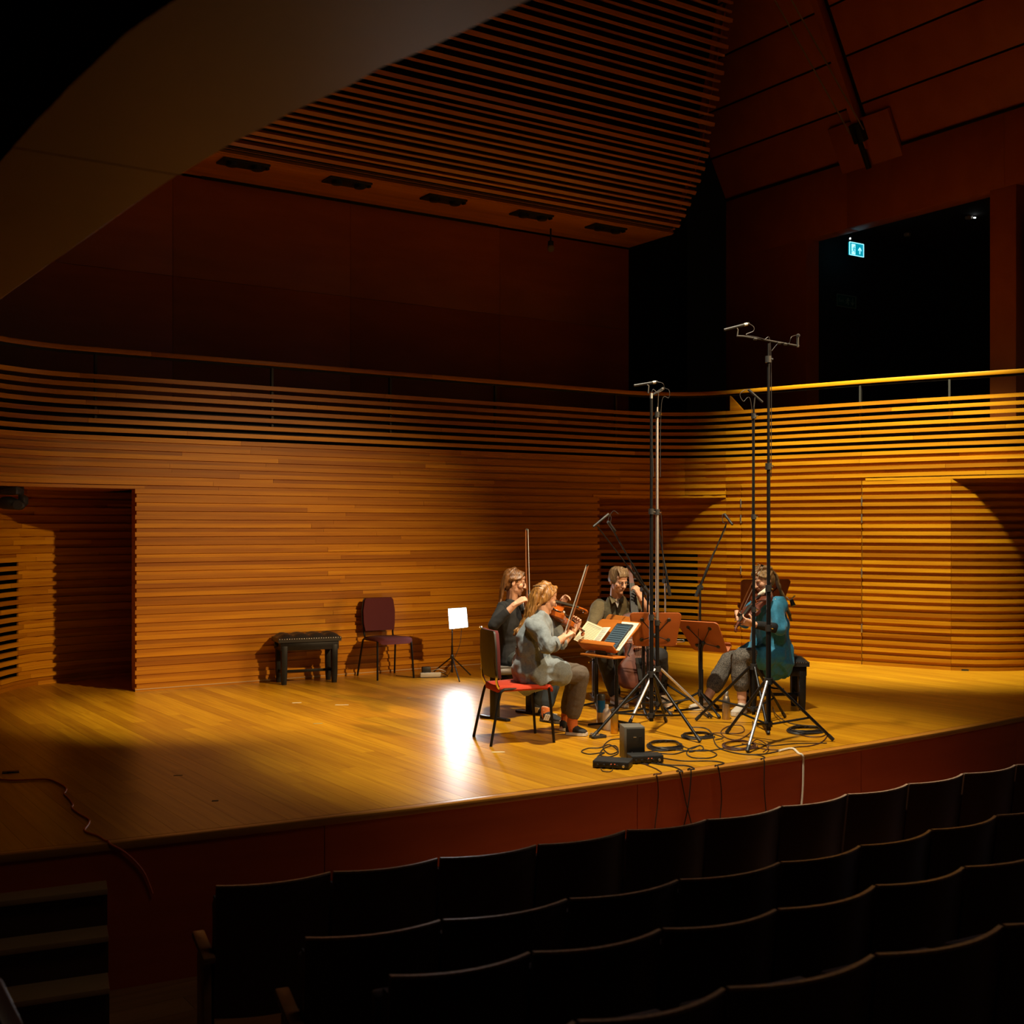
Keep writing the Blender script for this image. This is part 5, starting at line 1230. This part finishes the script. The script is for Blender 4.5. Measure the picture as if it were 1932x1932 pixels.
for sx in (-1, 1):
    MB().prism([nek+rn*(sx*.055)+V((0, .02, .035)), nek+rn*(sx*.075)+V((0, -.055, .01)), nek+rn*(sx*.055)+V((0, -.115, -.055)), nek+rn*(sx*.012)+V((0, -.095, -.03)), nek+rn*(sx*.045)+V((0, -.05, .02))], V((0, -.006, .006))).build('collar', M_ol, p3, 30, .002)
MB().prism([nek+rn*-.03+V((0, -.078, -.0)), nek+rn*.03+V((0, -.078, .0)), nek+V((0, -.125, -.09))], V((0, -.004, 0))).build('undershirt', mat('pale_tee', (.45, .36, .27), .8), p3)
m = MB(); leg_(m, hR, kR, kR.lerp(aR, .95), (.095, .072, .058), .008); leg_(m, hL, kL, kL.lerp(aL, .95), (.095, .072, .058), .008); m.tube([pel-rn*.1, pel+rn*.1], .12, 14, rnd=True)
attach(bake(m, 'trousers', .007, 2, (.006, (9, 9, 12))), 'trousers', mat('navy_trousers', (.02, .022, .026), .9), p3)
M_tan = mat('tan_shoes', (.42, .28, .16), .8); 
shoe(p3, aR, tR, M_tan, M_wsole); shoe(p3, aL, tL, M_tan, M_wsole)
lk = []
for i in range(34):
    a = 2*math.pi*i/34; x, y = .070*math.sin(a), -.02-.075*math.cos(a)
    if y > .04: continue
    lk.append(([(x*.4, y*.4+.02, .128), (x*.9, y*.9, .10), (x*1.08, y*1.05, .04), (x*1.04, y*1.02, -.015 if abs(x) > .03 else -.04)], (.013, .008)))
for i in range(7): lk.append(([(-.05+.016*i, .03, .125), (-.045+.016*i, .07, .105), (-.04+.016*i, .088, .075)], (.014, .008)))
hm = MB(); hq = V(hf).normalized(); hun = (V(hu)-hq*V(hu).dot(hq)).normalized(); hrr = hq.cross(hun); hqq = lambda a, b, d: hp+(hrr*a+hq*b+hun*d)*1.04
hm.ell(hqq(0, -.022, .048), hrr*.082, hq*.098, hun*.085)
for pts, rad in lk: hm.tube(spline([hqq(*p) for p in pts], 5), [rad[0]+(rad[1]-rad[0])*i/((len(pts)-1)*5) for i in range((len(pts)-1)*5+1)], 7, rnd=True)
attach(bake(hm, 'hair', .0055, 1, (.003, (60, 60, 20))), 'hair', hairmat('greying_brown_hair', (.10, .06, .03), (.26, .17, .09)), p3)
g_ = MB()
for sx in (-1, 1):
    g_.tube([hqq(sx*.032+.024*math.cos(a), .098, .010+.018*math.sin(a)) for a in [2*math.pi*i/16 for i in range(17)]], .0022, 6)
    g_.tube([hqq(sx*.056, .097, .014), hqq(sx*.078, .05, .014), hqq(sx*.083, -.005, .008)], .0024, 6)
g_.tube([hqq(-.008, .099, .014), hqq(.008, .099, .014)], .0022, 6); g_.build('glasses', M_blkplastic, p3)
done(p3)
# cello
cb, cn = P(1208, 1298, 11.30), P(1190, 1096, 11.72)
t_, q_ = fiddle('cello', 'dark brown cello standing between the knees of the cellist', cb, cn, (.06, -1, -.1), .755, M_varnd, 'cello', chinrest=False)
MB().tube([q_(-.24, 0, -.045), q_(0, 0, -.045)], .006, 8).build('endpin', M_silver, t_); MB().lathe([(.02, 0), (.03, .02), (.022, .05)], q_(-.03, 0, -.045), 12, (cn-cb)).build('endpin_collar', M_ebony, t_); done(t_)
bow('bow of the cellist across the cello, mostly behind the music stands', wR+V((.06, -.1, .02)), wR+V((.72, -.16, .03)), V((0, .4, 1)))
# ---------------------------------------------------------------- 4: woman in blue
b4 = cen((1412, 1335), (1478, 1346), (1518, 1338))
p4 = person('musician in a bright blue shirt and speckled trousers with a ponytail, seated facing left', b4)
f4, r4 = V((-.93, -.37, 0)).normalized(), V((-.37, .93, 0)).normalized()
pel, che, nek = P(1456, 1238, 11.22), P(1452, 1172, 11.20), P(1448, 1128, 11.15)
sL, sR = P(1466, 1140, 11.02), P(1434, 1140, 11.34)
eL, wL = P(1470, 1186, 10.90), P(1421, 1178, 10.75)
eR, wR = P(1405, 1172, 11.35), P(1391, 1158, 11.05)
hp = P(1440, 1094, 11.10); hf, hu = V((-.80, -.42, -.42)), V((-.25, -.1, 1))
kL, aL, tL = P(1394, 1240, 11.02), P(1400, 1318, 11.02), G(1384, 1352)+Z*.004
kR, aR, tR = P(1374, 1246, 11.32), P(1334, 1318, 11.22), G(1300, 1340)+Z*.004
hL, hR = pel+r4*-.09, pel+r4*.09
m = MB(); q4 = head_shape(m, hp, hf, hu); seg(m, hp-Z*.055-V(hf).normalized()*.02, nek-Z*.02, .050, .056)
torso(m, pel, che, sL, sR, nek, .95)
for a, b, c in ((sR, eR, wR), (sL, eL, wL)): seg(m, a, b, .046, .038); seg(m, b, c, .040, .028)
hand_shape(m, wL, V((-.9, -.1, .3)), V((.1, .8, .6)), V((.1, .3, .9)), (.5, .8, .6), .95)
hand_shape(m, wR, V((.05, -.5, -.8)), V((.6, -.3, .1)), V((.3, .6, -.2)), (.6, .8, .5), .95)
leg_(m, hR, kR, aR); leg_(m, hL, kL, aL); foot_(m, aR, tR, .95); foot_(m, aL, tL, .95)
attach(bake(m, 'body', .0048, 3), 'body', M_skin, p4); eyes(p4, q4)
M_blue = mat('blue_cotton', (.02, .19, .33), .8, sheen=.2, noise_amt=.12, nscale=60)
m = MB(); torso(m, pel, che, sL, sR, nek+Z*.005, 1.06, .030)
m.tube([che, pel+Z*.06, pel-Z*.04, pel-Z*.075+f4*.03], [(.195, .155), (.215, .19), (.23, .215), (.215, .205)], 20, side=r4)
m.tube([hL+Z*.02, hL.lerp(kL, .42)+Z*.005], [.14, .122], 14, rnd=True); m.tube([hR+Z*.02, hR.lerp(kR, .5)+Z*.015], [.135, .12], 14, rnd=True)
for a, b, c in ((sL, sL.lerp(eL, .8), sL.lerp(eL, .95)), (sR, sR.lerp(eR, .8), sR.lerp(eR, .95))): m.tube([a, V(a).lerp(b, .5), b], [.085, .082, .078], 14, rnd=True); m.tube([b, c], [.078, .072], 14, rnd=True)
attach(bake(m, 'shirt', .007, 2, (.026, (8, 8, 5))), 'shirt', M_blue, p4)
for s_, e_, w_ in ((sL, eL, wL), (sR, eR, wR)):
    m = MB(); m.tube([s_.lerp(e_, .6), e_], [.052, .050], 12, rnd=True); m.tube([e_, e_.lerp(w_, .85)], [.050, .038], 12, rnd=True); attach(bake(m, 'undersleeve', .006, 2), 'undersleeve', M_blk, p4)
M_speck = mat('speckled_trousers', (.09, .08, .068), .9, noise_amt=.75, nscale=140)
m = MB(); leg_(m, hR, kR, kR.lerp(aR, .66), (.098, .078, .072), .006); leg_(m, hL, kL, kL.lerp(aL, .66), (.094, .078, .072), .006); m.tube([pel-r4*.09, pel+r4*.09], .10, 14, rnd=True)
attach(bake(m, 'trousers', .007, 2, (.006, (10, 10, 12))), 'trousers', M_speck, p4)
M_pale = mat('pale_trainers', (.50, .44, .36), .75)
shoe(p4, aL, tL, M_pale, M_wsole); shoe(p4, aR, tR, M_pale, M_wsole)
lk = []
for i in range(16):
    a = -1.3+2.6*i/15; x = .070*math.sin(a)
    lk.append(([(x*.3, .055, .115), (x*.8, .0-.02*math.cos(a), .125), (x*1.0, -.06-.04*math.cos(a), .085), (x*.5, -.105, .06), (0, -.125, .05)], (.015, .011)))
for i in range(16):
    j = R.uniform; lk.append(([(j(-.012, .012), -.118, .05), (j(-.02, .02), -.145, -.02), (j(-.025, .025), -.142, -.14), (j(-.03, .03), -.138, -.27), (j(-.02, .02), -.135, -.42-j(0, .08))], (.013, .006)))
for sx in (-1, 1):
    for i in range(4): lk.append(([(sx*.03, .07-.012*i, .10), (sx*.07, .045-.014*i, .05), (sx*.08, -.02, .03), (sx*.06, -.08, .05)], (.012, .010)))
lk.append(([(.0, -.03, .128), (.005, -.02, .15), (.012, -.005, .165)], (.008, .004)))
attach(bake(hair_mesh(hp, hf, hu, lk), 'hair', .0055, 1, (.003, (50, 50, 8))), 'hair', hairmat('ash_fair_hair', (.10, .055, .02), (.27, .16, .06)), p4)
MB().tube([P(1433, 1122, 10.98), P(1440, 1118, 10.96), P(1450, 1108, 11.0)], [.018, .022, .015], 10, rnd=True).build('chin_cloth', M_paper2, p4)
done(p4)
t_, q_ = fiddle('violin', 'dark red violin played by the musician in blue', P(1442, 1119, 11.02), P(1388, 1186, 10.66), (-.25, -.25, 1), .36, M_varnd, 'violin', group='violins'); done(t_)
bow('bow rising to the right before the face of the musician in blue', P(1392, 1160, 11.0), P(1436, 1066, 10.75), V((.5, -.3, 0)))

# each microphone's empty moves to its own lowest point; its parts stay where they are
for o in [o for o in bpy.data.objects if o.type == 'EMPTY' and o.name.split('.')[0] == 'microphone']:
    vs = [v.co for c in o.children if c.name.startswith(('microphone', 'mic_clip')) for v in c.data.vertices]
    lo = min(vs, key=lambda v: v.z).copy(); o.location = lo
    for c in o.children: c.location = -lo
